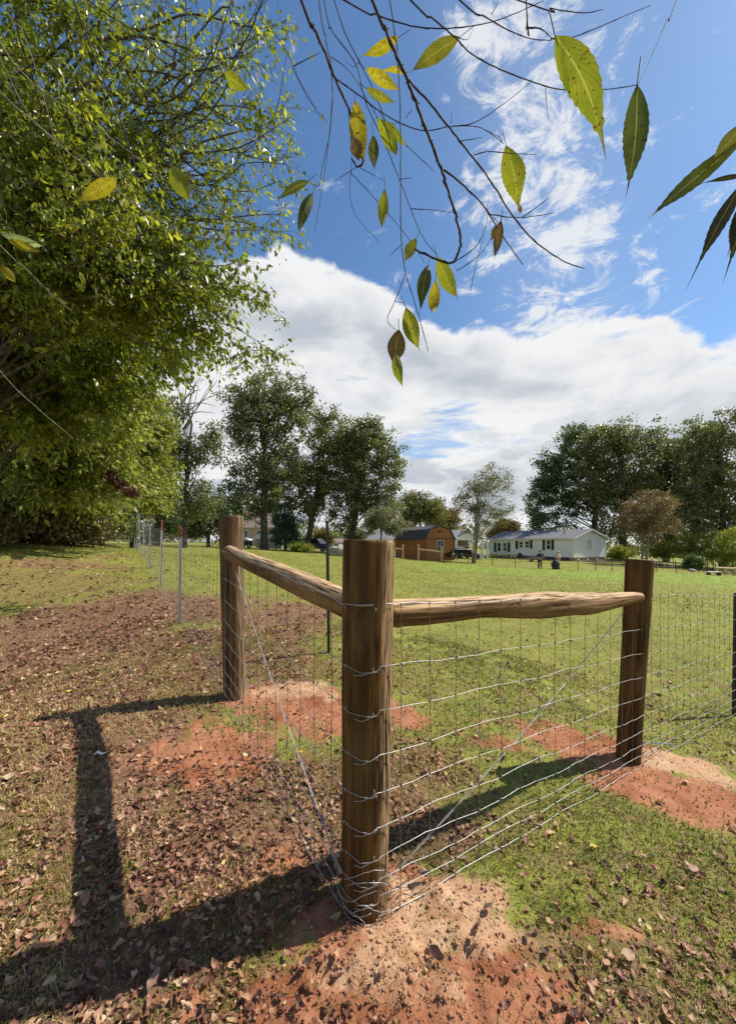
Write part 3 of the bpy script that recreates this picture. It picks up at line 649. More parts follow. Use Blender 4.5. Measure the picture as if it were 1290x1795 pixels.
def run(pts, nrm_off, name, label, tposts, wrap, stays_to, seed):
    """pts: list of (x,y) of the fence line at the wire's plane; heights follow the ground"""
    rnd = random.Random(seed); root = empty(name, label=label, cat='wire fence')
    seg = [Vector((a[0], a[1])) for a in pts]; cum = [0]
    for i in range(1, len(seg)): cum.append(cum[-1]+(seg[i]-seg[i-1]).length)
    def at(s):
        for i in range(1, len(seg)):
            if s <= cum[i] or i == len(seg)-1:
                t = (s-cum[i-1])/(cum[i]-cum[i-1]); q = seg[i-1].lerp(seg[i], t); return q
    gzs = [pp[2] for pp in pts]
    def gat(s): return float(np.interp(s, cum, gzs))
    tot = cum[-1]
    for li, h in enumerate(HTS):
        ps = []; s = 0
        for a, zo in wrap: # wrap points round the front post
            ps.append(Vector((MP.x+math.cos(a)*.108, MP.y+math.sin(a)*.108, h+zo*(1 if li else 0)+rnd.uniform(-.006, .006))))
        while s < tot:
            q = at(s); a = .0045 if s < 6 else .01
            ps.append(Vector((q.x+rnd.uniform(-1, 1)*a*.7, q.y, gat(s)+h+rnd.uniform(-1, 1)*a+.006*math.sin(s*9+li))))
            s += .0775 if s < 6 else .4
        MB().tube(ps, .0017 if h in (1.245, .03) else .0014, 5).build('line_wire', M['wire'], root, True)
    far = MB(); s = .10
    while s < tot:
        q = at(s); z = gat(s)
        pts_ = [Vector((q.x+rnd.uniform(-1, 1)*.004, q.y+rnd.uniform(-1, 1)*.004, z+h)) for h in HTS]
        if s < stays_to:
            mb = MB().tube(pts_, .0014, 4)
            for p_ in pts_: mb.box((p_.x-.0035, p_.y-.0035, p_.z-.004), (p_.x+.0035, p_.y+.0035, p_.z+.004))
            mb.build('stay_wire', M['darkwire'], root)
        elif s < 22: far.tube([pts_[0], pts_[-1]], .0016, 3, False)
        s += .155 if s < 14 else .31
    far.build('stay_wires', M['darkwire'], root, kind='stuff')
    for (x, y, h, th, mt, tm) in tposts: tpost_mesh(h, th, root, mt, tm, (x, y, gz(x, y)), rnd.uniform(-.3, .3)+math.pi*.8)
    setbase(root, (pts[0][0], pts[0][1], 0)); return root
nl = Vector((-.816, -.577))*.108; nr = Vector((.537, -.843))*.104
tl = []
for k in range(13):
    x, y = -2.8-1.7*k, 5.7+2.6*k
    h = {0: 1.42, 1: 1.46, 2: 1.60, 3: 1.30, 4: 1.45}.get(k, 1.35)
    tl.append((x, y, h, {0: .17, 1: .22, 2: .35}.get(k, .2), M['galv'], M['rust'] if k < 3 else (M['white'] if k in (4, 5) else M['galv'])))
lpts = [(MP.x+nl.x, MP.y+nl.y, 0), (LP.x+nl.x*.9, LP.y+nl.y*.9, .21)]+[(x-.03, y-.02, gz(x, y)) for x, y, *_ in tl]
run(lpts, nl, 'woven_wire_fence', 'woven wire fence on galvanised steel posts running back beside the leafy woods', tl,
    [(-math.pi/2+.42, -.012), (-math.pi/2+.15, -.016), (-math.pi/2-.2, -.010), (-math.pi/2-.6, .0), (-math.pi/2-.9, .004)], 5.2, 3)
tr_ = [(3.80, 3.97, 1.27, .12, M['black_steel'], M['black_steel']), (6.3, 5.57, 1.33, .12, M['black_steel'], M['black_steel']), (8.9, 7.2, 1.33, .12, M['black_steel'], M['black_steel'])]
rpts = [(MP.x+nr.x, MP.y+nr.y, 0), (RP.x+nr.x*.85, RP.y+nr.y*.85, -.135)]+[(x, y-.02, gz(x, y)) for x, y, *_ in tr_]
run(rpts, nr, 'woven_wire_fence', 'woven wire fence from the front post past the dark reddish post', tr_,
    [(-math.pi/2-.45, -.028), (-math.pi/2-.15, -.026), (-math.pi/2+.2, -.014), (-math.pi/2+.45, -.004)], 5.4, 5)
# loose curls of tie wire round the foot of the front post
mb = MB()
for k in range(7):
    z0 = .03+.035*k*random.uniform(.5, 1.2); a0 = random.uniform(-2.9, -1.9); n = 14; rr_ = .109+random.uniform(0, .02)
    mb.tube([Vector((MP.x+math.cos(a0+i*.11)*rr_, MP.y+math.sin(a0+i*.11)*rr_, z0+random.uniform(-.004, .004)+.03*math.sin(i*.3+k))) for i in range(n)], .0013, 4)
mb.build('loose_tie_wire', M['wire'], None, True); tag(bpy.data.objects['loose_tie_wire'], 'tangle of loose tie wire ends around the foot of the front corner post', 'wire')
# lone field post
tp = empty('field_post', (-.43, 4.2, 0), 'lone black steel post with white tip standing behind the first rail', 'steel post')
z = gz(-.43, 4.2); topz = ZC-(870-HY)/F*4.2
tpost_mesh(topz-z, .27, tp, M['black_steel'], M['white'], (0, 0, z), .4)

# ------------------------------------------------------------------ buildings
def frame_at(px, Y, zg, ux, uy):
    """matrix: local x along (ux,uy), local y to its left, local z up, origin at ground corner"""
    p = Vector(((px-CX)/F*Y, Y, zg)); u = Vector((ux, uy, 0)).normalized(); v = Vector((-u.y, u.x, 0))
    return Matrix((( u.x, v.x, 0, p.x), (u.y, v.y, 0, p.y), (0, 0, 1, p.z), (0, 0, 0, 1)))
def placed(root, Mx):
    root.matrix_world = Mx
# white house: local x along the long wall going away (towards the carport), -y faces... the field side is local +y? computed below
hx = Vector((-7.3, 15.0, 0)).normalized(); HM = frame_at(1005, 55, -1.32, hx.x, hx.y)   # local y = (-.9,-.437): toward the field
house = empty('white_house', label='long single storey white house with green shutters and grey roof', cat='house')
placed(house, HM); HL, HW, HH = 16.7, 7.4, 3.45; FD = .55
MB().box((0, -HW, FD), (HL, 0, HH)).build('wall', M['siding'], house)
sb = MB()
for k in range(23):
    z0 = FD+.01+k*.125
    if z0+.12 > HH: break
    sb.prism([(0.002, z0), (.028, z0), (.004, z0+.118), (.002, z0+.118)], .06, HL-.02)
for k in range(31):
    z0 = FD+.01+k*.125; zt = z0+.118
    fr = 0 if zt < HH else (zt-HH)/1.25
    if fr >= .95: break
    y0, y1 = -HW+HW/2*fr+.05, -HW/2*fr-.05
    sb.add([(-.028, y0, z0), (-.028, y1, z0), (-.004, y1, zt), (-.004, y0, zt), (-.002, y0, z0), (-.002, y1, z0)], [(3, 2, 1, 0), (0, 1, 5, 4)])
sb.build('siding', M['siding'], house, kind='stuff')
MB().add([(0, -HW, HH), (0, 0, HH), (0, -HW/2, HH+1.22), (HL, -HW, HH), (HL, 0, HH), (HL, -HW/2, HH+1.22)], [(0, 1, 2), (3, 5, 4)]).build('gable', M['siding'], house)
rf = MB(); ov = .38
for sgn, ya in ((1, 0), (-1, -HW)):
    yo = ya+sgn*ov; zo = HH-ov*1.22/(HW/2)+.06
    pk = (-HW/2, HH+1.32)
    rf.add([(-ov, yo, zo), (HL+ov, yo, zo), (HL+ov, pk[0], pk[1]), (-ov, pk[0], pk[1]), (-ov, yo, zo-.12), (HL+ov, yo, zo-.12), (HL+ov, pk[0], pk[1]-.12), (-ov, pk[0], pk[1]-.12)],
           [(0, 1, 2, 3), (7, 6, 5, 4), (0, 4, 5, 1), (0, 3, 7, 4), (1, 5, 6, 2)])
roof = rf.build('roof', M['shingle'], house)
MB().box((8.0, -2.2, HH+.72), (8.5, -1.9, HH+1.02)).build('vent', M['white'], roof)
MB().tube([(2.6, -1.5, HH+.5), (2.6, -1.5, HH+1.15)], .06, 8).build('vent', M['black'], roof)
# fascia + gutter + corner trim + downspout
fs_ = MB()
for sgn, ya in ((1, 0), (-1, -HW)):
    yo = ya+sgn*(ov+.01); zo = HH-ov*1.22/(HW/2)-.12
    fs_.box((-ov, min(yo, yo+sgn*.1), zo), (HL+ov, max(yo, yo+sgn*.1), zo+.15))
fs_.build('gutter', M['white'], house)
rk = MB()
for sgn, ya in ((1, 0), (-1, -HW)):
    yo = ya+sgn*ov; zo = HH-ov*1.22/(HW/2)+.04; pk = (-HW/2, HH+1.30)
    rk.add([(-ov-.03, yo, zo-.2), (-ov-.03, yo, zo), (-ov-.03, pk[0], pk[1]), (-ov-.03, pk[0], pk[1]-.2), (-ov-.005, yo, zo-.2), (-ov-.005, yo, zo), (-ov-.005, pk[0], pk[1]), (-ov-.005, pk[0], pk[1]-.2)],
           [(0, 1, 2, 3), (7, 6, 5, 4), (1, 5, 6, 2), (0, 3, 7, 4)])
rk.build('rake_board', M['white'], house)
MB().box((-.05, -.02, FD), (.09, .06, HH)).box((-.05, -HW-.05, FD), (.07, -HW+.06, HH)).build('corner_trim', M['white'], house)
MB().tube([(.3, .30, HH-.15), (.3, .09, HH-.35), (.3, .09, .25), (.3, .25, .12)], .045, 6).build('downspout', M['white'], house)
MB().box((.02, -HW+.03, -1.2), (HL-.05, -.05, FD)).build('foundation', M['brick'], house)
MB().box((.15, -.045, -.3), (HL-.1, .012, FD-.01)).build('skirting', M['skirt'], house)
vb = MB()
for yy in (-5.6, -3.4, -1.3): vb.box((-.01, yy, .16), (.03, yy+.4, .36))
vb.build('foundation_vents', M['white'], house)
def wall_t(px):  # distance along the long wall seen at column px
    k = (px-CX)/F; o = HM.translation; return (k*o.y-o.x)/(hx.x-k*hx.y)
def win(px0, px1, y0, y1, kind):
    t0, t1 = wall_t(px1), wall_t(px0); tm = (t0+t1)/2; Y = HM.translation.y+hx.y*tm
    z1 = ZC-(y0-HY)/F*Y-HM.translation.z; z0 = ZC-(y1-HY)/F*Y-HM.translation.z
    if kind == 's':
        mb = MB().box((t0, .03, z0), (t1, .07, z1))
        for k in range(10): mb.box((t0+.04, .07, z0+.06+(z1-z0-.1)*k/10), (t1-.04, .085, z0+.06+(z1-z0-.1)*(k+.55)/10))
        return mb.build('shutter', M['shutter'], house)
    f = MB(); b_ = .09
    f.box((t0-b_, .03, z0-b_), (t0, .09, z1+b_)); f.box((t1, .03, z0-b_), (t1+b_, .09, z1+b_)); f.box((t0, .03, z1), (t1, .09, z1+b_)); f.box((t0, .03, z0-b_), (t1, .11, z0)); f.box((t0, .035, (z0+z1)/2-.03), (t1, .08, (z0+z1)/2+.03))
    fo = f.build('window', M['white'], house)
    MB().box((t0, .03, z0), (t1, .045, (z0+z1)/2-.03)).build('pane', M['glass'], fo); MB().box((t0, .03, (z0+z1)/2+.03), (t1, .04, z1)).build('pane', M['glass'], fo)
for a in [(866.2, 870.2, 951, 967.6, 's'), (872.8, 878, 952, 965.8, 'w'), (882.5, 888, 952, 965.6, 'w'), (890, 894.2, 950.6, 967.4, 's'), (903.8, 908.2, 948.6, 962.4, 's'), (910.8, 916.8, 950, 959.8, 'w'), (921, 927.2, 949.6, 959.6, 'w'),
          (929, 933.4, 947.4, 961.6, 's'), (951, 955.4, 946.6, 964.6, 's'), (958.6, 965, 947.6, 962.6, 'w'), (966.8, 971.2, 945.8, 964, 's')]: win(*a)
gw = MB().box((-.09, -3.0, 1.75), (-.03, -2.9, 3.2)).box((-.09, -4.0, 1.75), (-.03, -3.9, 3.2)).box((-.09, -3.9, 3.1), (-.03, -3.0, 3.2)).box((-.11, -3.9, 1.75), (-.03, -3.0, 1.85)).build('window', M['white'], house)
MB().box((-.04, -3.88, 1.86), (-.03, -3.02, 3.09)).build('pane', noisy('closed_blind', (.45, .5, .5), (.6, .64, .63), 2, .4), gw)

# orange barn
bl = Vector((-.37, .93, 0)).normalized(); BM = frame_at(746, 42, gz((746-CX)/F*42, 42)-.05, bl.x, bl.y)
barn = empty('barn_shed', label='orange stained wooden barn shed with dark gambrel roof', cat='shed'); placed(barn, BM)
BL, BW, BH = 7.6, 3.7, 2.32+.25; zb = BM.translation.z; BH = (ZC+6*42/F)-zb
kx, kz, pz = .55, BH+1.0, BH+1.45
gam = [(0, BH), (-kx, kz), (-BW/2, pz), (-BW+kx, kz), (-BW, BH)]
MB().box((0, -BW, 0), (BL, 0, BH)).build('wall', M['barnwood'], barn)
MB().prism([(y, z) for y, z in gam], 0, BL).build('gable', M['barnwood'], barn)
bt = MB()
for k in range(10): bt.box((-.018, -BW+.03+k*.40, .02), (-.002, -BW+.07+k*.40, BH-.02))
for k in range(19): bt.box((.03+k*.41, .002, .02), (.07+k*.41, .018, BH-.02))
bt.build('battens', M['barnwood'], barn, kind='stuff')
rfm = MB(); th = .07
og = [(.16, BH-.10), (-kx+.05, kz+.05), (-BW/2, pz+.06), (-BW+kx-.05, kz+.05), (-BW-.16, BH-.10)]
for a, b in zip(og[:-1], og[1:]):
    n_ = Vector((-(b[1]-a[1]), b[0]-a[0])).normalized()*-th
    rfm.prism([a, b, (b[0]-n_.x, b[1]-n_.y), (a[0]-n_.x, a[1]-n_.y)], -.14, BL+.14)
rfm.build('roof', M['barnroof'], barn)
tm_ = MB()
for a, b in zip(gam[:-1], gam[1:]): tm_.tube([(-.03, a[0], a[1]-.02), (-.03, b[0], b[1]-.02)], .06, 4)
tm_.box((-.045, -BW-.02, BH-.06), (-.003, .02, BH+.05)); tm_.box((-.04, -.1, 0), (-.003, .03, BH)); tm_.box((-.04, -BW-.03, 0), (-.003, -BW+.08, BH))
tm_.build('trim', M['trim'], barn)
MB().box((-.05, -2.05, BH+.62), (-.01, -1.62, BH+.92)).build('vent', M['trim'], barn)
f = MB(); y0, y1, z0, z1 = -2.25, -1.45, .95, 2.2
f.box((-.07, y0-.08, z0-.08), (-.02, y0, z1+.08)); f.box((-.07, y1, z0-.08), (-.02, y1+.08, z1+.08)); f.box((-.07, y0, z1), (-.02, y1, z1+.08)); f.box((-.07, y0, z0-.08), (-.02, y1, z0)); f.box((-.065, y0, (z0+z1)/2-.03), (-.03, y1, (z0+z1)/2+.03)); f.box((-.06, (y0+y1)/2-.02, z0), (-.03, (y0+y1)/2+.02, z1))
fo = f.build('window', noisy('grey_frame', (.40, .40, .38), (.5, .5, .48), 3, .6), barn); MB().box((-.035, y0, z0), (-.02, y1, z1)).build('pane', M['glass'], fo)

# corral in front of the barn
corral = empty('corral_fence', label='pale post and rail pen with wire panels in front of the orange barn', cat='fence')
cp = [P(679, 981, 41), P(706, 982, 40.5), P(733, 984, 40), P(774, 987, 39)]
tops = [954, 954, 954, 959]
for p_, ty in zip(cp, tops):
    zt = ZC-(ty-HY)/F*p_.y; gz_ = gz(p_.x, p_.y); MB().tube([(p_.x, p_.y, gz_-.2), (p_.x, p_.y, zt)], .09, 10).build('post', M['fencewood'], corral)
for a, b, ya, yb in ((0, 1, 962, 962), (2, 3, 963, 967.5)):
    A_ = P(0, ya, cp[a].y); B_ = P(0, yb, cp[b].y); MB().tube([(cp[a].x, cp[a].y-.05, A_.z), (cp[b].x, cp[b].y-.05, B_.z)], .075, 8).build('rail', M['fencewood'], corral)
wm = MB()
for a, b in ((0, 1), (2, 3)):
    for k in range(6):
        za = gz(cp[a].x, cp[a].y)+.15+k*.2; zb_ = gz(cp[b].x, cp[b].y)+.15+k*.2; wm.tube([(cp[a].x, cp[a].y, za), (cp[b].x, cp[b].y, zb_)], .008, 3)
    for k in range(12):
        t = k/12; c = cp[a].lerp(cp[b], t); z_ = gz(c.x, c.y); wm.tube([(c.x, c.y, z_+.1), (c.x, c.y, z_+1.2)], .006, 3)
wm.tube([(cp[2].x+.1, cp[2].y, gz(cp[2].x, cp[2].y)+.1), (cp[3].x-.3, cp[3].y, gz(cp[3].x, cp[3].y)+1.0)], .02, 4)
wm.build('wire_panel', M['darkwire'], corral, kind='stuff'); setbase(corral, (cp[1].x, cp[1].y, gz(cp[1].x, cp[1].y)))
gate = empty('field_gate', label='rusty tube gate between two posts of the pen', cat='gate')
c0, c1 = cp[1], cp[2]; zz = gz(c0.x, c0.y)
gm = MB()
for k in range(6): gm.tube([(c0.x+.1, c0.y, zz+.2+k*.24), (c1.x-.1, c1.y, zz+.2+k*.24-.1)], .02, 5)
gm.build('bars', M['rust'], gate)
MB().tube([(c0.x+.1, c0.y, zz+.2), (c0.x+.1, c0.y, zz+1.45)], .03, 6).tube([(c1.x-.1, c1.y, zz+.1), (c1.x-.1, c1.y, zz+1.35)], .03, 6).tube([((c0.x+c1.x)/2, c1.y, zz+.1), ((c0.x+c1.x)/2, c1.y, zz+1.4)], .025, 6).build('frame', M['rust'], gate)
setbase(gate, (c0.x, c0.y, zz))
gate2 = empty('field_gate', label='short brown tube gate panel beside the donkey', cat='gate')
c0, c1 = P(775, 987, 39), P(784, 988, 39); zz = gz(c0.x, c0.y)
for k in range(5): MB().tube([(c0.x+.1, c0.y, zz+.25+k*.24), (c1.x, c1.y, zz+.25+k*.24)], .022, 5).build('bar', M['trim'], gate2)
MB().tube([(c1.x, c1.y, zz), (c1.x, c1.y, zz+1.35)], .03, 6).build('frame', M['trim'], gate2); setbase(gate2, (c0.x, c0.y, zz))

# carport between barn and house
cport = empty('carport', label='open white posted carport with grey gable roof between barn and house', cat='carport')
CY = 62.0
def Q(px, py, Y=CY): return P(px, py, Y)
gl, gp, gr = Q(799, 942), Q(820.5, 931), Q(846, 943)
dy = 9.0
rm = MB(); 
for a, b in ((gl, gp), (gp, gr)):
    rm.add([a+Vector((-.3, -.3, 0)), b+Vector((0, -.3, 0)), b+Vector((0, dy, 0)), a+Vector((-.3, dy, 0)), a+Vector((-.3, -.3, -.15)), b+Vector((0, -.3, -.15)), b+Vector((0, dy, -.15)), a+Vector((-.3, dy, -.15))], [(0, 1, 2, 3), (7, 6, 5, 4), (0, 4, 5, 1), (3, 2, 6, 7)])
rm.build('roof', M['shingle'], cport)
lr = Q(789, 929, 64)
MB().add([Q(780, 944, 60), Q(799, 943, 60), Q(811, 929, 66), Q(786, 929, 66), Q(780, 946, 60), Q(799, 945, 60)], [(0, 1, 2, 3), (4, 5, 1, 0)]).build('roof', M['shingle'], cport)
MB().add([gl+Vector((0, 0, -.15)), gp+Vector((0, 0, -.1)), gr+Vector((0, 0, -.15)), gl+Vector((0, .1, -.45)), gr+Vector((0, .1, -.45)), gl+Vector((0, .2, -.15)), gp+Vector((0, .2, -.1)), gr+Vector((0, .2, -.15))], [(0, 1, 2, 4, 3), (0, 5, 6, 1), (1, 6, 7, 2), (3, 4, 7, 6, 5)]).build('gable', M['siding'], cport)
for px, yy in ((799.5, CY), (845.5, CY), (854.5, CY-1), (800, CY+8), (845, CY+8)):
    b_ = P(px, 950, yy); z0 = gz(b_.x, b_.y)-.1; z1 = gl.z-.3 if px < 850 else P(0, 950, CY).z+.05
    MB().box((b_.x-.16, b_.y-.16, z0), (b_.x+.16, b_.y+.16, z1)).build('post', M['white'], cport)
wz = gz(gl.x, CY+9)-.2
MB().box((gl.x+.2, CY+8.6, wz), (gr.x, CY+8.8, gl.z-.2)).build('back_wall', M['tan_brick'], cport)
MB().box((gl.x+2.4, CY+8.5, wz), (gl.x+3.6, CY+8.595, wz+2.3)).build('door', M['fencewood'], cport)
setbase(cport, (gl.x, CY, wz))

# vehicles
def wheel(parent, x, y, r=.34):
    w_ = MB(); w_.tube([(x, y-.11, r), (x, y+.11, r)], r, 18); o = w_.build('wheel', M['black'], parent, True)
    MB().tube([(x, y-.125, r), (x, y+.125, r)], r*.58, 10).build('rim', M['galv'], o)
def vehicle(name, label, cat, paint, body, cabin, Wd, loc, rz, L, wheels, roofm=None):
    v = empty(name, (loc[0], loc[1], loc[2]), label, cat, None, rz)
    mb = MB(); n = len(body)
    def ext(mb, prof, hw, tap=0):
        n = len(prof); zt = max(p_[1] for p_ in prof)
        vs = [(x, -(hw-(tap if z > zt-.15 else 0)), z) for x, z in prof]+[(x, (hw-(tap if z > zt-.15 else 0)), z) for x, z in prof]
        mb.add(vs, [tuple(range(n-1, -1, -1)), tuple(range(n, 2*n))]+[(i, (i+1) % n, n+(i+1) % n, n+i) for i in range(n)])
    ext(mb, body, Wd/2); mb.build('body', paint, v, bevel=.05)
    g_ = MB(); ext(g_, cabin, Wd/2-.06, .14); g_.build('window_glass', M['glass'], v)
    zt = max(p_[1] for p_ in cabin); xs = [p_[0] for p_ in cabin if p_[1] > zt-.1]
    MB().box((min(xs), -(Wd/2-.2), zt), (max(xs), Wd/2-.2, zt+.05)).build('roof', roofm or paint, v, bevel=.02)
    for x in wheels:
        for s_ in (-1, 1): wheel(v, x, s_*(Wd/2-.1))
    for s_ in (-1, 1):
        MB().box((L/2-.02, s_*Wd*.36-.14, .62), (L/2+.03, s_*Wd*.36+.14, .78)).build('headlight', M['white'], v)
    MB().box((L/2-.02, -Wd*.45, .32), (L/2+.08, Wd*.45, .5)).build('bumper', M['galv'], v, bevel=.02)
    return v
carb = [(-2.2, .35), (2.2, .35), (2.25, .75), (1.2, .98), (-2.2, 1.0), (-2.25, .6)]
carc = [(-2.0, .98), (1.1, .97), (.35, 1.45), (-1.7, 1.45)]
suvb = [(-2.3, .4), (2.35, .4), (2.4, 1.0), (1.3, 1.12), (-2.3, 1.12)]
suvc = [(-2.25, 1.1), (1.2, 1.1), (.6, 1.75), (-2.1, 1.75)]
p_ = P(805, 950, 61); vehicle('parked_suv', 'black sport utility with white roof parked under the carport', 'car', M['carpaint_black'], suvb, suvc, 1.9, (p_.x-.3, p_.y, gz(p_.x, p_.y)), R(-70), 4.8, (-1.45, 1.5), M['carpaint_white'])
p_ = P(819, 950, 59); vehicle('parked_car', 'dark low car with pale windshield parked beside the black sport utility', 'car', M['carpaint_black'], carb, carc, 1.8, (p_.x, p_.y, gz(p_.x, p_.y)), R(-35), 4.5, (-1.4, 1.35), M['carpaint_white'])
p_ = P(553, 950, 52); vehicle('parked_car', 'blue grey car parked in tree shade past the round bush', 'car', M['carpaint_blue'], suvb, suvc, 1.9, (p_.x, p_.y, gz(p_.x, p_.y)), R(-20), 4.8, (-1.45, 1.5))

# tan brick house behind the left trees, grey shed, low pale house
def simple_house(name, label, cat, x0, x1, y_top, y_eave, Y, depth, wallm, roofm, door=None, wins=(), hip=.2, zb=None):
    h = empty(name, label=label, cat=cat)
    a, b = P(x0, y_eave, Y), P(x1, y_eave, Y); zg = (gz((a.x+b.x)/2, Y) if zb is None else zb)-.3; pk = P(0, y_top, Y+depth/2).z
    MB().box((a.x, Y, zg), (b.x, Y+depth, a.z)).build('wall', wallm, h)
    dx = (b.x-a.x)*hip; o_ = .35
    MB().add([(a.x-o_, Y-o_, a.z), (b.x+o_, Y-o_, a.z), (b.x+o_, Y+depth+o_, a.z), (a.x-o_, Y+depth+o_, a.z), (a.x+dx, Y+depth/2, pk), (b.x-dx, Y+depth/2, pk)], [(0, 1, 5, 4), (1, 2, 5), (2, 3, 4, 5), (3, 0, 4), (3, 2, 1, 0)]).build('roof', roofm, h)
    MB().box((a.x-o_, Y-o_-.05, a.z-.18), (b.x+o_, Y-o_-.01, a.z-.003)).build('fascia', M['white'], h)
    if door:
        d0, d1, hh = door; c0 = P(d0, 950, Y).x; c1 = P(d1, 950, Y).x
        dd = MB().box((c0, Y-.05, zg+.3), (c1, Y-.01, zg+.3+hh)).build('door', noisy('door_paint', (.24, .25, .25), (.34, .35, .35), 3, .6), h)
        MB().box((c1-.12, Y-.09, zg+1.2), (c1-.06, Y-.052, zg+1.35)).build('handle', M['black'], dd)
        MB().box((c0-.08, Y-.04, zg+.3), (c0-.01, Y-.011, zg+.38+hh)).box((c1+.01, Y-.04, zg+.3), (c1+.08, Y-.011, zg+.38+hh)).build('door_trim', M['white'], h)
    for w0, w1, za, zb_ in wins:
        c0 = P(w0, 950, Y).x; c1 = P(w1, 950, Y).x; t, b2 = P(0, za, Y).z, P(0, zb_, Y).z
        fo = MB().box((c0-.1, Y-.05, b2-.1), (c0, Y-.01, t+.1)).box((c1, Y-.05, b2-.1), (c1+.1, Y-.01, t+.1)).box((c0, Y-.05, t), (c1, Y-.01, t+.1)).box((c0, Y-.05, b2-.1), (c1, Y-.01, b2)).build('window', M['white'], h)
        MB().box((c0, Y-.03, b2), (c1, Y-.011, t)).build('pane', M['glass'], fo)
    setbase(h, (a.x, Y, zg)); return h
simple_house('brick_house', 'tan brick house with brown roof half hidden behind the tall trees', 'house', 400, 487, 893, 923, 78, 9, M['tan_brick'], M['brown_roof'], None, [(428, 434, 930, 945), (450, 457, 930, 945)], .12)
simple_house('garden_shed', 'small grey shed with double door beside the dark spruce', 'shed', 449, 494, 935, 942, 56, 3, M['grey_shed'], M['barnroof'], (466, 484, 1.55), (), .02)
simple_house('low_house', 'low pale house behind the front post and under the far trees', 'house', 600, 700, 932, 945, 85, 8, M['tan_brick'], M['shingle'], None, [(625, 632, 948, 955), (660, 667, 948, 955)], .08)
simple_house('low_garage', 'low brown outbuilding seen through the trunks beside the parked blue grey car', 'garage', 575, 612, 944, 951, 70, 6, M['tan_brick'], M['brown_roof'], (585, 600, 1.6), (), .08)

# ------------------------------------------------------------------ small far things
def skinned(name, nodes, edges, mtl, parent, sub=1):
    """nodes: list of (xyz, radius)"""
    me = bpy.data.meshes.new(name); bm = bmesh.new(); ly = bm.verts.layers.skin.verify()
    vs = []
    for i, (p, r) in enumerate(nodes):
        v = bm.verts.new(p); v[ly].radius = (r, r) if not hasattr(r, '__len__') else r; v[ly].use_root = (i == 0); vs.append(v)
    for a, b in edges: bm.edges.new((vs[a], vs[b]))
    bm.to_mesh(me); bm.free(); me.materials.append(mtl)
    o = bpy.data.objects.new(name, me); COL.objects.link(o); o.parent = parent
    m = o.modifiers.new('s', 'SKIN'); m.use_smooth_shade = True
    m = o.modifiers.new('d', 'SUBSURF'); m.levels = sub; m.render_levels = sub
    return o
def person(px, Y, label, arms, shirt, trous, cap, rz=0):
    x = (px-CX)/F*Y; root = empty('person', (x, Y, gz(x, Y)), label, 'person', None, rz)
    # facing -y (towards the camera); arms: list of (elbow, hand) for (-x side, +x side)
    nd = [((0, 0, .95), .13), ((0, 0, 1.15), .125), ((0, 0, 1.36), .15), ((0, 0, 1.47), .07), ((0, -.01, 1.55), .06), ((0, -.015, 1.64), .095), ((0, -.01, 1.72), .075)]
    ed = [(0, 1), (1, 2), (2, 3), (3, 4), (4, 5), (5, 6)]
    for s_, (el, ha) in zip((-1, 1), arms):
        b = len(nd); nd += [((s_*.19, 0, 1.40), .062), (el, .048), (ha, .035), (tuple(Vector(ha)+(Vector(ha)-Vector(el)).normalized()*.10), .032)]; ed += [(2, b), (b, b+1), (b+1, b+2), (b+2, b+3)]
    for s_ in (-1, 1):
        b = len(nd); nd += [((s_*.10, 0, .86), .10), ((s_*.13, -.02, .48), .065), ((s_*.15, .02, .09), .042), ((s_*.17, -.13, .04), .04)]; ed += [(0, b), (b, b+1), (b+1, b+2), (b+2, b+3)]
    skinned('body', nd, ed, M['skin'], root)
    n2 = [((0, 0, .98), .155), ((0, 0, 1.18), .15), ((0, 0, 1.38), .165), ((0, 0, 1.46), .085)]; e2 = [(0, 1), (1, 2), (2, 3)]
    for s_, (el, ha) in zip((-1, 1), arms):
        b = len(n2); n2 += [((s_*.20, 0, 1.41), .078), (el, .062), (tuple(Vector(el).lerp(Vector(ha), .8)), .052)]; e2 += [(2, b), (b, b+1), (b+1, b+2)]
    skinned('shirt', n2, e2, shirt, root)
    n3 = [((0, 0, .95), .15)]; e3 = []
    for s_ in (-1, 1):
        b = len(n3); n3 += [((s_*.10, 0, .84), .115), ((s_*.13, -.02, .48), .085), ((s_*.15, .02, .10), .07)]; e3 += [(0, b), (b, b+1), (b+1, b+2)]
    skinned('trousers', n3, e3, trous, root)
    for s_ in (-1, 1): MB().blob((s_*.17, -.07, .045), (.055, .14, .05), 8, 6).build('shoe', M['black'], root, True)
    MB().blob((0, -.01, 1.72), (.105, .115, .085), 12, 8).build('cap', cap, root, True)
    MB().box((-.08, -.19, 1.70), (.08, -.09, 1.715)).build('cap_brim', cap, root)
    return root
person(946, 38, 'person in dark clothes and cap with both arms raised to the face', [((-.34, -.12, 1.24), (-.10, -.30, 1.56)), ((.34, -.12, 1.24), (.10, -.30, 1.56))], M['cloth_dark'], M['cloth_dark'], M['cloth_dark'])
person(977.5, 38, 'person in pale pink top standing behind the black sack with hands at the waist', [((-.27, -.02, 1.12), (-.08, -.22, 1.12)), ((.27, -.02, 1.12), (.08, -.22, 1.12))], M['cloth_pink'], M['cloth_pale'], M['cloth_pink'])
x = (973.5-CX)/F*37.4; sk = empty('garbage_sack', (x, 37.4, gz(x, 37.4)), 'round black sack on the grass in front of the person in pink', 'sack')
MB().blob((0, 0, .42), (.40, .36, .46), 16, 12, .35, 3).build('bag', M['black'], sk, True); MB().tube([(0, 0, .84), (.02, 0, .95), (.06, 0, 1.03)], [.07, .04, .09], 8).build('knot', M['black'], sk, True)
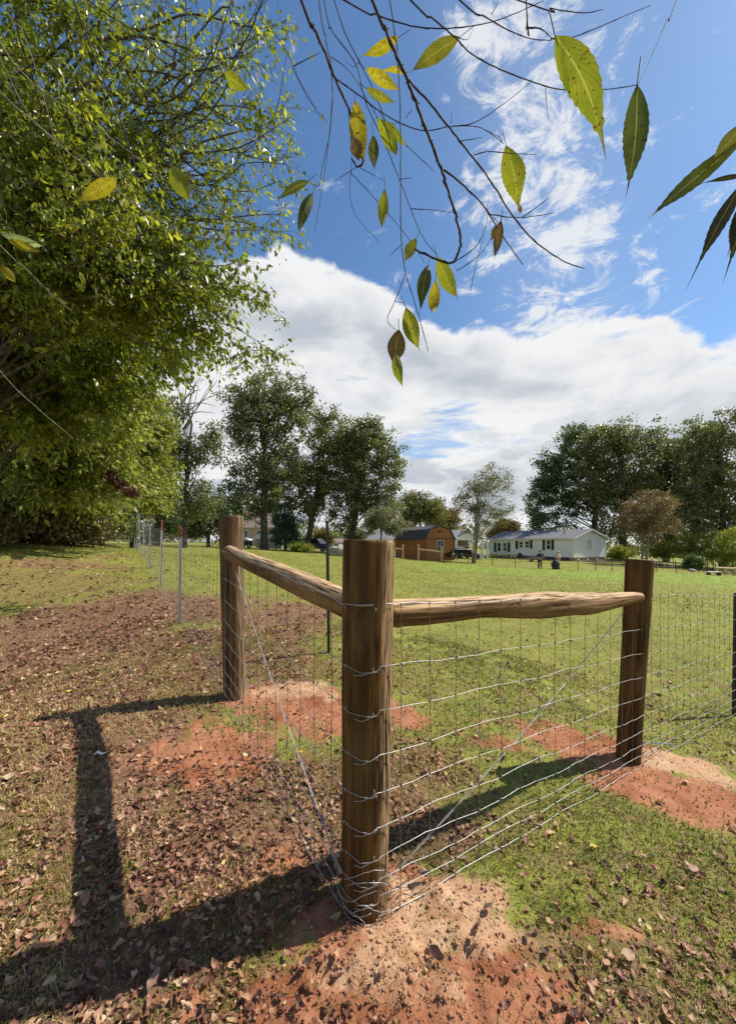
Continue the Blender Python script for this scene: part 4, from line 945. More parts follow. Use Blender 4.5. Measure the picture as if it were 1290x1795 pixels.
# donkey
x = (785.5-CX)/F*39; dk = empty('donkey', (x+.1, 39, gz(x, 39)), 'dark brown donkey with pale muzzle facing the camera beside the pen', 'donkey', None, R(12))
skinned('body', [((0, .75, .92), (.20, .22)), ((0, .35, .88), (.25, .27)), ((0, -.1, .88), (.22, .25)), ((0, -.38, 1.02), (.14, .17)), ((0, -.62, 1.18), (.10, .13)), ((0, -.78, 1.16), (.10, .11)), ((0, -.98, .98), (.07, .075)),
                 ((-.13, -.25, .60), .075), ((-.12, -.27, .40), .05), ((-.12, -.26, .10), .038), ((-.12, -.30, .03), .045),
                 ((.13, -.25, .60), .075), ((.12, -.27, .40), .05), ((.12, -.26, .10), .038), ((.12, -.30, .03), .045),
                 ((-.15, .72, .62), .10), ((-.14, .86, .40), .05), ((-.14, .80, .10), .038), ((-.14, .75, .03), .045),
                 ((.15, .72, .62), .10), ((.14, .86, .40), .05), ((.14, .80, .10), .038), ((.14, .75, .03), .045), ((0, .98, .80), .035), ((0, 1.03, .45), .025)],
        [(0, 1), (1, 2), (2, 3), (3, 4), (4, 5), (5, 6), (2, 7), (7, 8), (8, 9), (9, 10), (2, 11), (11, 12), (12, 13), (13, 14), (0, 15), (15, 16), (16, 17), (17, 18), (0, 19), (19, 20), (20, 21), (21, 22), (0, 23), (23, 24)], M['hide'], dk)
for s_ in (-1, 1): MB().tube([(s_*.06, -.70, 1.24), (s_*.12, -.70, 1.38), (s_*.17, -.72, 1.50)], [.03, .048, .010], 8).build('ear', M['hide'], dk, True)
MB().blob((0, -1.02, .93), (.078, .10, .085), 10, 8).build('muzzle', M['muzzle'], dk, True)
mn = MB()
for k in range(7): mn.box((-.012, -.62+k*.07, 1.24-k*.035), (.012, -.57+k*.07, 1.33-k*.03))
mn.build('mane', M['black'], dk)

# thin wire fence across the field in front of the house
ff = empty('field_fence', label='low thin wire fence on rusty stakes across the far field', cat='fence')
st = [(800, 974, 986, 40), (821, 975, 988, 39), (863, 977, 991, 38), (903, 979, 994, 37), (945, 980, 996, 37), (1013, 981, 999, 36), (1044, 983, 1001, 36), (1073, 984, 1002, 36), (1104, 985, 1003, 36), (1150, 986, 1004, 36.5), (1185, 987, 1006, 37)]
pp = []
for i, (px, yt, yb, Y) in enumerate(st):
    a = P(px, yt, Y); z_ = gz(a.x, a.y); MB().box((a.x-.022, Y-.022, z_-.2), (a.x+.022, Y+.022, z_+1.0)).build('stake', M['rust'] if i in (0, 1, 5, 7) else M['bark'], ff); pp.append(Vector((a.x, Y, z_)))
for h in (.25, .6, .95): MB().tube([q+Vector((0, 0, h)) for q in pp], .006, 4).build('wire', M['darkwire'], ff)
setbase(ff, pp[0])
# dark pipe fence before the right woods
pf = empty('pipe_fence', label='dark low wire fence along the edge of the right woods', cat='fence')
pq = []
for px in range(1100, 1300, 14):
    a = P(px, 990, 50); z_ = gz(a.x, 50); MB().box((a.x-.03, 49.97, z_-.2), (a.x+.03, 50.03, z_+1.15)).build('post', M['bark'], pf); pq.append(Vector((a.x, 50, z_)))
for h in (.3, .6, .9, 1.1): MB().tube([q+Vector((0, 0, h)) for q in pq], .012, 4).build('wire', M['darkwire'], pf)
setbase(pf, pq[0])
# timber frame, low bench, pale rock
tf = empty('timber_frame', label='timber post and beam frame at the edge of the right woods', cat='timber frame')
for px in (1256, 1271, 1288, 1305):
    a = P(px, 1000, 40); z_ = gz(a.x, 40); MB().box((a.x-.11, 39.9, z_-.2), (a.x+.11, 40.1, ZC-(996-HY)/F*40)).build('post', M['fencewood'], tf)
a, b = P(1254, 995, 40), P(1308, 997.5, 40); MB().tube([a, b], .10, 4).build('beam', M['fencewood'], tf); setbase(tf, (a.x, 40, gz(a.x, 40)))
a = P(1251, 1006, 37); z_ = gz(a.x, 37); bn = empty('low_bench', (a.x, 37, z_), 'low pale topped bench on the grass before the timber frame', 'bench')
hb = ZC-(1005-HY)/F*37-z_; hb = max(.35, hb)
MB().box((-.62, -.25, hb-.08), (.62, .25, hb)).build('seat', noisy('pale_plank', (.5, .5, .46), (.66, .65, .6), 4, .7), bn)
for s_ in (-.5, .5): MB().box((s_-.05, -.2, -.1), (s_+.05, .2, hb-.081)).build('leg', M['bark'], bn)
def rock(px, py, Y, r, label, seed):
    a = P(px, py, Y); MB().blob((0, 0, 0), r, 18, 12, .5, seed).build('rock', M['rock'], None, True); o = bpy.data.objects[-1] if False else [q for q in COL.objects if q.name.startswith('rock')][-1]
    o.location = (a.x, Y, gz(a.x, Y)+r[2]*.4); tag(o, label, 'rock')
rock(595, 970, 40, (1.3, .8, .75), 'large tan boulder at the far field edge behind the front post', 1)
rock(1213, 1003, 42, (.35, .3, .22), 'small white rock in the grass below the right woods', 5)
rock(583, 972, 43, (.7, .6, .5), 'smaller grey boulder beside the large tan one', 9)
# planter bed and grill by the house wall
a = P(912, 974, 51); z_ = gz(a.x, 51); gr_ = empty('grill', (a.x, 51, z_), 'black covered grill standing before the white house wall', 'grill')
MB().blob((0, 0, 1.0), (.35, .3, .28), 12, 8).build('bowl', M['black'], gr_, True)
for k in range(3): MB().tube([(math.cos(k*2.1)*.15, math.sin(k*2.1)*.15, .9), (math.cos(k*2.1)*.3, math.sin(k*2.1)*.3, 0)], .02, 5).build('leg', M['black'], gr_)
a = P(938, 976, 52); z_ = gz(a.x, 52); bx = empty('lawn_trailer', (a.x, 52, z_), 'dark low trailer parked along the white house wall', 'trailer', None, R(110))
MB().box((-1.3, -.6, .35), (1.3, .6, .6)).build('bed', M['skirt'], bx, bevel=.02)
for s_ in (-1, 1): wheel(bx, 0, s_*.7, .26)
MB().box((1.3, -.04, .38), (2.2, .04, .46)).build('tongue', M['black'], bx)
# left: covered cart, white board trailer
a = P(431, 955, 50); z_ = gz(a.x, 50); ct = empty('utility_cart', (a.x, 50, z_), 'grey covered cart standing between the wooden post and the grey shed', 'cart', None, R(15))
MB().blob((0, 0, 1.0), (.95, .6, .38), 14, 8, .3, 4).build('cover', M['galv'], ct, True); MB().box((-.8, -.5, .35), (.8, .5, .85)).build('bed', M['skirt'], ct, bevel=.02)
for s_ in (-1, 1): wheel(ct, -.4, s_*.5, .28); wheel(ct, .4, s_*.5, .28)
a = P(252, 943, 34); z_ = gz(a.x, 34); tr = empty('flatbed_trailer', (a.x, 34, z_), 'pale flatbed trailer behind the steel fence posts under the trees', 'trailer', None, R(6))
zz = ZC-(938-HY)/F*34-z_
MB().box((-1.4, -.9, zz-.14), (1.3, .9, zz)).build('bed', M['white'], tr, bevel=.01); MB().box((-1.0, -.92, zz-.62), (1.5, -.86, zz-.5), Matrix.Rotation(R(4), 4, 'Y')).build('side_rail', M['white'], tr)
for s_ in (-1, 1): wheel(tr, -.3, s_*.95, .34); wheel(tr, .5, s_*.95, .34)
MB().tube([(1.3, 0, zz-.1), (2.4, 0, zz-.3)], .05, 6).build('tongue', M['galv'], tr)
# shovel-like scrap bar by the right post
a = Gp(1150, 1312); MB().tube([(-.12, .03, .012), (.12, -.03, .02)], .006, 5).build('metal_rod', M['galv'], None); o = bpy.data.objects['metal_rod']; o.location = (a[0], a[1], gz(*a)+.01); tag(o, 'short pale metal rod lying on the sand behind the dark reddish post', 'rod')

# ------------------------------------------------------------------ trees
def rand_dir(n): return norm(rng.normal(0, 1, (n, 3)))
def crown(name, cl, nl, rc, L, mtl, parent, droop=.2, crnd=None, flat=.7):
    """cl (m,3) cluster centres, nl leaves each"""
    m = len(cl); n = m*nl
    c = np.repeat(cl, nl, 0)+rng.normal(0, 1, (n, 3))*np.array([rc, rc, rc*flat])*.55
    ax = norm(rand_dir(n)+np.array([[0, 0, -droop*2]]))
    cr = np.repeat(rng.random(m) if crnd is None else crnd, nl)
    rn = np.clip(cr*.5+rng.random(n)*.5, 0, 1)
    sz = L*(.6+.8*rng.random(n))
    V, T, A = leafquads(c, ax, sz, sz*.55, rn)
    return fastmesh(name, V, T, 3, mtl, parent, {'rnd': A})
def in_blobs(blobs, n, surf=.55):
    w_ = np.array([b[1][0]*b[1][1]*b[1][2] for b in blobs])**.8; k = rng.choice(len(blobs), n, p=w_/w_.sum())
    d = rand_dir(n); r = (surf+(1-surf)*rng.random(n))*(.68+.58*rng.random(n)**1.6); r = np.where(rng.random(n) < .3, rng.random(n)**.5*.8, r)
    C = np.array([b[0] for b in blobs])[k]; S = np.array([b[1] for b in blobs])[k]
    return C+d*S*r[:, None]
def limbs(mb, base, top, r0, targets, sides=5, sag=.1, minr=.012):
    """trunk base->top with limbs to targets"""
    base = Vector(base); top = Vector(top); n = 10
    wob = [Vector((random.uniform(-1, 1), random.uniform(-1, 1), 0))*r0*1.1*(i/n) for i in range(n+1)]
    tp = [base.lerp(top, i/n)+wob[i] for i in range(n+1)]; tp[0] = base
    mb.tube([base-Vector((0, 0, .5))]+tp, [r0*1.5]+[r0*(1.25 if i == 0 else 1)*(1-.88*(i/n)**1.3)+.01 for i in range(n+1)], 9)
    for t in targets:
        t = Vector(t); h = max(.12, min(.93, ((t.z-base.z)/(top.z-base.z))*random.uniform(.45, .8))); i = h*n; i0 = int(i); s0 = tp[i0].lerp(tp[min(i0+1, n)], i-i0)
        dist = (t-s0).length; rr_ = max(minr, r0*(1-.85*h)*min(.6, .15+dist*.035/ max(r0, .1)*.25))
        mid = s0.lerp(t, .5)+Vector((random.uniform(-.1, .1), random.uniform(-.1, .1), random.uniform(0, .22)))*dist
        pts, rs = smoothpath([s0, s0.lerp(mid, .55), mid, mid.lerp(t, .5), t], 3, [rr_, rr_*.8, rr_*.55, rr_*.35, minr*.6])
        mb.tube(pts, rs, sides, False)
def blobs_px(lst, Y, dz=.9):
    out = []
    for px, py, rx, ry in lst:
        c = P(px, py, Y); out.append(((c.x, Y+rng.normal(0, .15)*rx*Y/F, c.z), (rx*Y/F, rx*Y/F*dz, ry*Y/F)))
    return out
def tree(name, label, base_px, Y, top_px, r0, blobs, nc, nl, rc, L, mtl, barkm, nlimb=26, cat='tree', group=None, droop=.2, surf=.55, kinds='crown', stems=1, dz=.9, name2='trunk'):
    root = empty(name, label=label, cat=cat, group=group)
    bx = (base_px-CX)/F*Y; bz = gz(bx, Y); tp = P(top_px[0], top_px[1], Y)
    bl_ = blobs_px(blobs, Y, dz); cl = in_blobs(bl_, nc, surf)
    cl = cl[cl[:, 2] > bz+.15]
    crown(kinds, cl, nl, rc, L, mtl, root, droop)
    mb = MB(); tg = cl[rng.choice(len(cl), min(nlimb, len(cl)), replace=False)]
    if stems == 1: limbs(mb, (bx, Y, bz), tp, r0, tg)
    else:
        for k in range(stems):
            q = tg[k::stems]; c_ = Vector(q.mean(0)) if len(q) else tp; e_ = Vector((c_.x+(random.uniform(-1, 1))*1.2, c_.y+random.uniform(-1, 1), tp.z*random.uniform(.8, 1)))
            limbs(mb, (bx+random.uniform(-.25, .25), Y+random.uniform(-.25, .25), bz), e_, r0, q, 4)
    mb.build(name2, barkm, root, True); setbase(root, (bx, Y, bz)); return root
OAK, DRK = M['leaf_oak'], M['leaf_dark']
tree('tall_tree', 'tallest dark green tree of the middle group rising above the brick house', 463, 45, (460, 660), .42, [(455, 690, 62, 48), (440, 750, 50, 50), (500, 745, 52, 60), (455, 820, 66, 48), (415, 700, 22, 30), (518, 700, 34, 45), (440, 885, 50, 35), (400, 870, 35, 40), (500, 820, 45, 45), (535, 700, 18, 22)], 560, 46, .72, .32, OAK, M['bark'], 40)
tree('tall_tree', 'dark tree with forked trunk between the tallest one and the rounded one', 537, 49, (572, 740), .40, [(575, 762, 46, 50), (545, 830, 40, 45), (590, 830, 45, 50), (545, 885, 35, 35), (610, 780, 30, 45), (520, 860, 22, 35)], 380, 46, .72, .32, OAK, M['bark'], 34)
tree('tall_tree', 'broad rounded tree directly behind the front post', 613, 50, (640, 770), .38, [(640, 800, 55, 62), (680, 820, 36, 55), (620, 865, 50, 45), (665, 880, 45, 40), (650, 765, 40, 32), (600, 910, 30, 25)], 470, 46, .70, .32, OAK, M['bark'], 34)
tree('thin_tree', 'slender tree with bare forked top beside the steel fence posts', 322, 30, (335, 690), .22, [(330, 800, 38, 42), (372, 775, 24, 28), (300, 730, 28, 38), (345, 880, 42, 40), (290, 860, 36, 50), (362, 720, 12, 12), (380, 800, 16, 22), (300, 800, 30, 40)], 260, 55, .55, .20, OAK, M['bark'], 30)
# bare forked top
bt_ = MB(); b0 = P(322, 760, 30)
for k in range(22):
    a = P(322+random.uniform(-4, 4), random.uniform(690, 770), 30); e = P(random.uniform(300, 385), random.uniform(655, 730), 30)+Vector((0, random.uniform(-1, 1), 0))
    pts = smoothpath([a, a.lerp(e, .5)+Vector((.1, 0, .2)), e], 3); bt_.tube(pts, [.05*(1-i/len(pts))+.008 for i in range(len(pts))], 4)
th_root = [o for o in COL.objects if o.name == 'thin_tree'][0]
o = bt_.build('bare_limbs', M['bark_pale'], th_root, True); o.matrix_parent_inverse = Matrix.Translation(-th_root.location)
tree('spruce_tree', 'dense blue green conifer beside the grey shed', 500, 50, (500, 858), .18, [(500, 940, 32, 22), (502, 915, 27, 22), (498, 890, 20, 20), (500, 868, 10, 14)], 190, 60, .5, .20, M['leaf_spruce'], M['bark'], 16, droop=.6)
tree('small_tree', 'small yellow green tree leaning on the tall trunk beside the conifer', 484, 52, (478, 855), .1, [(478, 880, 16, 26), (490, 860, 12, 16)], 60, 50, .5, .22, M['leaf_light'], M['bark'], 10)
tree('round_bush', 'low round green bush at the foot of the conifer', 532, 44, (532, 955), .06, [(522, 960, 14, 11), (540, 962, 13, 9)], 70, 60, .32, .14, M['leaf_near'], M['bark'], 8, 'bush')
tree('pale_bush', 'pale grey green bushy tree behind the front post', 668, 46, (668, 900), .12, [(665, 908, 34, 26), (690, 920, 25, 22), (650, 925, 20, 20)], 160, 58, .45, .20, M['leaf_pale'], M['bark'], 12, 'bush')
tree('autumn_tree', 'half turned green and orange tree behind the barn roof', 738, 66, (735, 862), .2, [(730, 890, 32, 38), (755, 900, 35, 32), (715, 905, 22, 30)], 240, 55, .8, .32, M['leaf_mixed'], M['bark'], 18)
tree('autumn_tree', 'rusty orange tree between the barn and the sparse tree', 780, 72, (782, 890), .2, [(785, 912, 24, 26), (765, 905, 18, 26)], 150, 50, .8, .32, M['leaf_autumn'], M['bark'], 14)
tree('sparse_tree', 'sparse many stemmed tree with thin leaves before the carport', 831, 44, (855, 830), .055, [(850, 850, 34, 32), (822, 870, 26, 36), (880, 845, 24, 24), (885, 890, 20, 30), (862, 820, 12, 12), (805, 880, 16, 28), (850, 900, 36, 30)], 330, 30, .5, .17, M['leaf_mixed'], M['bark_pale'], 66, stems=8)
tree('small_orange_tree', 'small orange brown tree rising behind the white house roof', 885, 82, (885, 905), .15, [(888, 925, 26, 22), (868, 935, 15, 16)], 130, 50, .8, .34, M['leaf_autumn'], M['bark'], 10)
tree('big_oak', 'huge dark oak rising straight behind the white house', 1045, 76, (1040, 760), .6, [(1010, 800, 52, 52), (970, 880, 45, 65), (960, 830, 30, 50), (1030, 860, 50, 60), (945, 920, 20, 30), (1010, 760, 30, 20)], 560, 46, 1.0, .44, DRK, M['bark'], 34)
tree('big_oak', 'spreading grey green oak crown over the gable end of the house', 1092, 70, (1090, 760), .65, [(1060, 790, 60, 50), (1110, 790, 56, 50), (1060, 850, 60, 50), (1120, 860, 60, 60), (1080, 765, 40, 28), (1070, 920, 40, 35)], 600, 46, .95, .42, OAK, M['bark'], 44)
tree('big_oak', 'dark oak behind the russet tree between the two big crowns', 1168, 72, (1165, 780), .45, [(1160, 810, 50, 50), (1175, 870, 55, 60), (1198, 800, 34, 45), (1150, 930, 40, 40), (1205, 870, 40, 60), (1200, 940, 40, 40)], 560, 46, .95, .42, DRK, M['bark'], 30)
tree('big_oak', 'tall oak cut by the frame above the timber frame', 1268, 58, (1262, 730), .5, [(1235, 780, 42, 55), (1275, 760, 50, 50), (1240, 850, 50, 60), (1290, 850, 60, 60), (1220, 900, 40, 50), (1285, 920, 50, 40)], 600, 46, .8, .38, OAK, M['bark'], 44)
tree('russet_tree', 'rounded russet twiggy tree beside the gable end of the house', 1128, 50, (1130, 870), .09, [(1130, 885, 50, 28), (1105, 915, 34, 38), (1155, 915, 36, 40), (1130, 910, 42, 38)], 330, 46, .5, .18, M['leaf_russet'], M['bark_pale'], 70, stems=6)
for i, (px, py, rx, ry, Y, mt, lb) in enumerate([(1085, 968, 22, 14, 62, 'leaf_light', 'yellow green bush beside the brick end of the house'), (1160, 965, 22, 16, 60, 'leaf_light', 'yellow green brush under the russet tree'), (1200, 955, 22, 30, 56, 'leaf_light', 'tall light green brush at the edge of the right woods'),
                                                (1215, 985, 14, 12, 50, 'leaf_dark', 'dark low rounded shrub behind the low wire fence'), (1250, 960, 26, 32, 54, 'leaf_near', 'leafy thicket above the timber frame'), (1285, 955, 24, 40, 50, 'leaf_light', 'tall pale thicket at the frame edge behind the timber frame'),
                                                (1180, 900, 20, 40, 62, 'leaf_oak', 'dark undergrowth sapling between the oak trunks'), (566, 940, 18, 18, 56, 'leaf_autumn', 'brownish bush behind the parked blue grey car'), (622, 935, 20, 18, 60, 'leaf_dark', 'dark bush under the broad rounded tree')]):
    tree('bush' if ry < 30 else 'thicket', lb, px, Y, (px, py), .05, [(px, py, rx, ry), (px+rx*.4, py+ry*.3, rx*.7, ry*.7), (px-rx*.5, py+ry*.35, rx*.6, ry*.6)], 110, 50, .45, .20, M[mt], M['bark'], 8, 'bush')
# carport-side flower shrub bed along the house
tree('foundation_shrubs', 'low dark shrubs along the foot of the white house wall', 870, 58, (870, 972), .04, [(868, 974, 10, 4), (885, 975, 9, 4), (898, 976, 8, 4)], 60, 40, .22, .12, M['leaf_dark'], M['bark'], 5, 'shrubs')
# trees standing to the left, far behind the fence
tree('wood_edge_tree', 'dark rounded tree over the pale flatbed trailer', 275, 34, (280, 830), .22, [(270, 880, 40, 35), (300, 910, 35, 30), (250, 840, 35, 40), (285, 930, 35, 18), (225, 925, 25, 20)], 260, 55, .55, .20, DRK, M['bark'], 20)
tree('wood_edge_tree', 'dark tree behind the slender one and left of the wooden post', 365, 40, (365, 880), .2, [(350, 915, 35, 28), (375, 900, 25, 25), (395, 920, 28, 28), (330, 925, 25, 22)], 190, 55, .6, .24, DRK, M['bark'], 14)
# ---- near wood edge on the left: branching trees with twigs
def twig_tree(name, label, base, top, r0, targets, ntw, tlen, lpt, leaf, mtl, barkm, droop=.55, density=1.0, spread=1.0):
    """targets: (x,y,z) limb ends; twigs sprout from the outer limbs and carry alternate drooping leaves"""
    root = empty(name, label=label, cat='tree')
    base = Vector(base); top = Vector(top); mb = MB(); n = 10
    tp = [base.lerp(top, i/n)+Vector((random.uniform(-1, 1), random.uniform(-1, 1), 0))*r0*.8*(i/n) for i in range(n+1)]
    mb.tube([base-Vector((0, 0, .4))]+tp, [r0*1.4]+[r0*(1-.8*i/n) for i in range(n+1)], 9)
    tw = MB(); C = []; A = []; RN = []
    for t in targets:
        t = Vector(t); h = random.uniform(.35, .95); s0 = tp[int(h*n)]; dist = (t-s0).length
        wv = lambda a: Vector((random.uniform(-a, a), random.uniform(-a, a), random.uniform(-a, a)))*dist
        mid = s0.lerp(t, .5)+Vector((0, random.uniform(-.1, .1), random.uniform(.02, .25)))*dist
        pts = smoothpath([s0, s0.lerp(mid, .5)+wv(.07), mid, s0.lerp(t, .72)+Vector((0, 0, .07))*dist+wv(.07), s0.lerp(t, .88)+wv(.05), t], 4); m = len(pts)
        rr_ = .007+.0035*dist; mb.tube(pts, [rr_*(1-i/m)+.004 for i in range(m)], 5, False)
        crn = random.random()
        for k in range(ntw):
            f = random.uniform(.30, 1.0)**.8; i = min(int(f*(m-1)), m-2); s1 = pts[i].lerp(pts[i+1], random.random())
            dr = (t-s0).normalized()*.6+Vector((random.gauss(0, 1), random.gauss(0, 1), random.gauss(-.15, .6)))*.75*spread
            dr.normalize(); L_ = tlen*random.uniform(.5, 1.3); e = s1+dr*L_+Vector((0, 0, -.30*L_)); md = s1.lerp(e, .5)+Vector((0, 0, .10*L_))
            tw.tube([s1, md, e], [.0045, .003, .0015], 3, False)
            nn = max(3, int(lpt*random.uniform(.6, 1.3)*density))
            for j in range(nn):
                u = .12+.88*(j+random.random())/nn; q = s1*(1-u)**2+md*2*u*(1-u)+e*u*u
                C.append(q+Vector((random.gauss(0, 1), random.gauss(0, 1), random.gauss(-.3, 1)))*.045); A.append(dr); RN.append(min(1, max(0, crn*.35+random.random()*.65)))
    C = np.array(C); A = np.array(A); n_ = len(C)
    ax = norm(A*.5+rng.normal(0, .55, (n_, 3))+np.array([[0, 0, -droop*1.5]])); L = leaf*(.5+1.2*rng.random(n_))
    V, T, AA = leafquads(C+ax*(L/2)[:, None], ax, L, L*.46, np.array(RN), .18)
    fastmesh('foliage', V, T, 3, mtl, root, {'rnd': AA}); mb.build('trunk', barkm, root, True); tw.build('twigs', barkm, root, kind='stuff')
    setbase(root, base); return root
def tgts(specs):
    out = []
    for px0, px1, py0, py1, Y0, Y1, n in specs:
        for _ in range(n): Y = random.uniform(Y0, Y1); out.append(P(random.uniform(px0, px1), random.uniform(py0, py1), Y))
    return out
gzv = lambda x, y: (x, y, gz(x, y))
NL = M['leaf_near']
twig_tree('overhanging_tree', 'open airy tree whose thin leafy sprays reach out against the blue sky', gzv(-9.5, 9.0), (-7.5, 8.6, 12.5), .17,
          tgts([(420, 520, 60, 330, 7.5, 9.5, 13), (300, 440, -40, 300, 7, 9.5, 19), (380, 520, 330, 420, 7.5, 9, 9), (250, 400, 250, 420, 7, 9, 14), (440, 510, -60, 60, 8, 9.5, 5), (200, 330, -60, 100, 7, 9, 9)]), 17, .75, 9, .105, NL, M['bark'])
twig_tree('overhanging_tree', 'dense bright green tree filling the top of the wood edge', gzv(-8.5, 6.2), (-7.3, 6.4, 9.0), .16,
          tgts([(-60, 210, -60, 200, 5.5, 7.5, 20), (0, 260, 180, 420, 5.5, 7.5, 32), (180, 360, 380, 520, 6.5, 8, 28), (320, 470, 430, 560, 7, 8, 6), (420, 520, 590, 640, 8, 9, 3), (280, 390, 480, 620, 7, 8, 14), (-50, 100, 300, 500, 5.5, 7, 16)]), 27, .60, 13, .100, NL, M['bark'])
twig_tree('wood_edge_tree', 'leafy green tree low in the wood edge above the brush', gzv(-11, 10.5), (-9.5, 10.8, 8.6), .15,
          tgts([(-60, 300, 430, 640, 8.5, 10.5, 52), (-60, 220, 600, 760, 9, 10.5, 36), (280, 380, 560, 660, 9.5, 10.5, 8)]), 27, .75, 14, .125, NL, M['bark'])
twig_tree('wood_edge_tree', 'yellow green tree whose low sprays hang over the grass before the steel posts', gzv(-15, 14), (-12.5, 14.2, 7.5), .16,
          tgts([(-40, 240, 700, 880, 12, 14.5, 54), (150, 285, 700, 870, 13.5, 16, 26), (60, 200, 780, 890, 12, 13.5, 14)]), 26, .95, 13, .16, M['leaf_light'], M['bark'])
twig_tree('wood_edge_tree', 'dark tree deep in the wood behind the bright sprays', gzv(-15, 9), (-13, 9.5, 12), .2,
          tgts([(-100, 120, 150, 700, 11.5, 13, 36), (60, 230, 400, 800, 12, 14, 26)]), 20, 1.3, 12, .17, DRK, M['bark'], .5)
tree('wood_edge_tree', 'rounded green tree at the far end of the wood edge', 235, 22, (230, 700), .18, [(215, 790, 60, 60), (240, 850, 45, 45), (180, 860, 55, 45), (265, 770, 30, 50), (200, 720, 60, 50), (250, 700, 45, 45), (290, 750, 24, 40), (285, 830, 30, 45), (270, 880, 30, 25)], 600, 55, .5, .17, M['leaf_light'], M['bark'], 24)
for i, (px, Y, top, lb) in enumerate([(40, 14.5, (60, 840), 'brown dry brush at the foot of the wood edge on the far left'), (120, 16, (120, 870), 'brown dry vines under the yellow green tree'), (-60, 12, (-60, 850), 'dark brush outside the frame edge of the wood')]):
    tree('brush', lb, px, Y, top, .04, [(px, 915, 75, 42), (px+45, 925, 50, 30), (px-40, 905, 50, 40)], 260, 55, .3, .15, M['brush'], M['bark'], 40, 'brush')
tree('brush', 'dark leafy undergrowth filling the wood behind the dry brush', 60, 18.5, (60, 800), .08, [(60, 870, 140, 70), (180, 900, 70, 40), (-60, 850, 100, 90)], 420, 55, .6, .22, DRK, M['bark'], 24, 'undergrowth')
for i, (px, Y, lb) in enumerate([(30, 15.5, 'first dim trunk in the shade of the left wood'), (95, 17, 'second dim trunk behind the dry brush'), (175, 19, 'third dim trunk at the far end of the left wood')]):
    p0 = P(px, 950, Y); z_ = gz(p0.x, Y); o = MB().tube(smoothpath([(p0.x, Y, z_-.3), (p0.x+.2, Y, z_+2), (p0.x-.1, Y, z_+4.5), (p0.x+.3, Y, z_+7)], 4), [.16]*5+[.12]*4+[.08]*4, 9).build('tree_trunk', M['bark'], None, True)
    me = o.data; me.transform(Matrix.Translation((-p0.x, -Y, -z_))); o.location = (p0.x, Y, z_); tag(o, lb, 'tree trunk')
# hanging dead leaf clump
cdead = np.array([P(190+t*45+random.uniform(-5, 5), 830+t*35+random.uniform(-5, 6), 12.2)[:] for t in np.linspace(0, 1, 16)])
dc = empty('dead_leaf_clump', label='brown dead branch of withered leaves hanging from the yellow green tree', cat='dead branch')
crown('leaves', cdead, 40, .16, .12, M['dead'], dc, .8); MB().tube([Vector(c) for c in cdead[::3]], .02, 5).build('branch', M['bark'], dc); setbase(dc, tuple(cdead[0]))
# far woods closing the horizon
n = 900; a = np.radians(rng.uniform(-75, 75, n)); rad = rng.uniform(150, 185, n); X0 = rad*np.sin(a); Y0 = rad*np.cos(a); Z0 = ht0(X0, Y0)+rng.random(n)**1.2*(7+4*fbm(a*9, a*0, 5))
fw = crown('far_woods', np.stack([X0, Y0, Z0], 1), 45, 2.6, 1.1, OAK, None, .2); tag(fw, 'low far woods closing the horizon behind the houses', 'woods', None, 'stuff')

# ------------------------------------------------------------------ overhanging twigs and big leaves close to the camera
def leaf_mat(name, c0, c1, spot, edge, spotamt, trans=.5):
    def f(t):
        uv = t.node('ShaderNodeUVMap').outputs[0]; o = t.obj(); sp = t.node('ShaderNodeSeparateXYZ', i_0=uv); u, v = sp.outputs[0], sp.outputs[1]
        n = t.noise(o, 38, 4, .6); c = t.mix(t.smooth(n, .3, .7), c0, c1)
        av = t.math('ABSOLUTE', t.math('SUBTRACT', v, .5)); ph = t.math('SUBTRACT', t.math('MULTIPLY', u, 13), t.math('MULTIPLY', av, 7))
        vein = t.math('POWER', t.math('ABSOLUTE', t.math('COSINE', t.math('MULTIPLY', ph, math.pi))), 14)
        rib = t.smooth(av, .035, .012)
        c = t.mix(t.math('MULTIPLY', vein, .35), c, tuple(x*.65 for x in c0)); c = t.mix(t.math('MULTIPLY', rib, .6), c, (.42, .40, .14))
        sn = t.noise(o, 190, 2, .5); c = t.mix(t.smooth(sn, .72-spotamt*.1, .75-spotamt*.1), c, spot)
        en = t.math('ADD', t.math('MULTIPLY', av, 1.3), t.math('MULTIPLY', t.math('SUBTRACT', n, .5), .9)); en = t.math('ADD', en, t.math('MULTIPLY', t.smooth(u, .62, 1.0), .5))
        c = t.mix(t.smooth(en, .68, .86), c, edge)
        bmp = t.bump(t.math('ADD', vein, t.math('MULTIPLY', n, .6)), .5, .002)
        p_ = principled(t, c, .55, 0, bmp, .22); tr = t.node('ShaderNodeBsdfTranslucent'); t.set(tr.inputs[0], t.mix(1.0, c, (1.4, 1.4, .8), 'MULTIPLY'))
        m_ = t.node('ShaderNodeMixShader', i_0=trans); t.l.new(p_, m_.inputs[1]); t.l.new(tr.outputs[0], m_.inputs[2]); return m_.outputs[0]
    return mat(name, f)
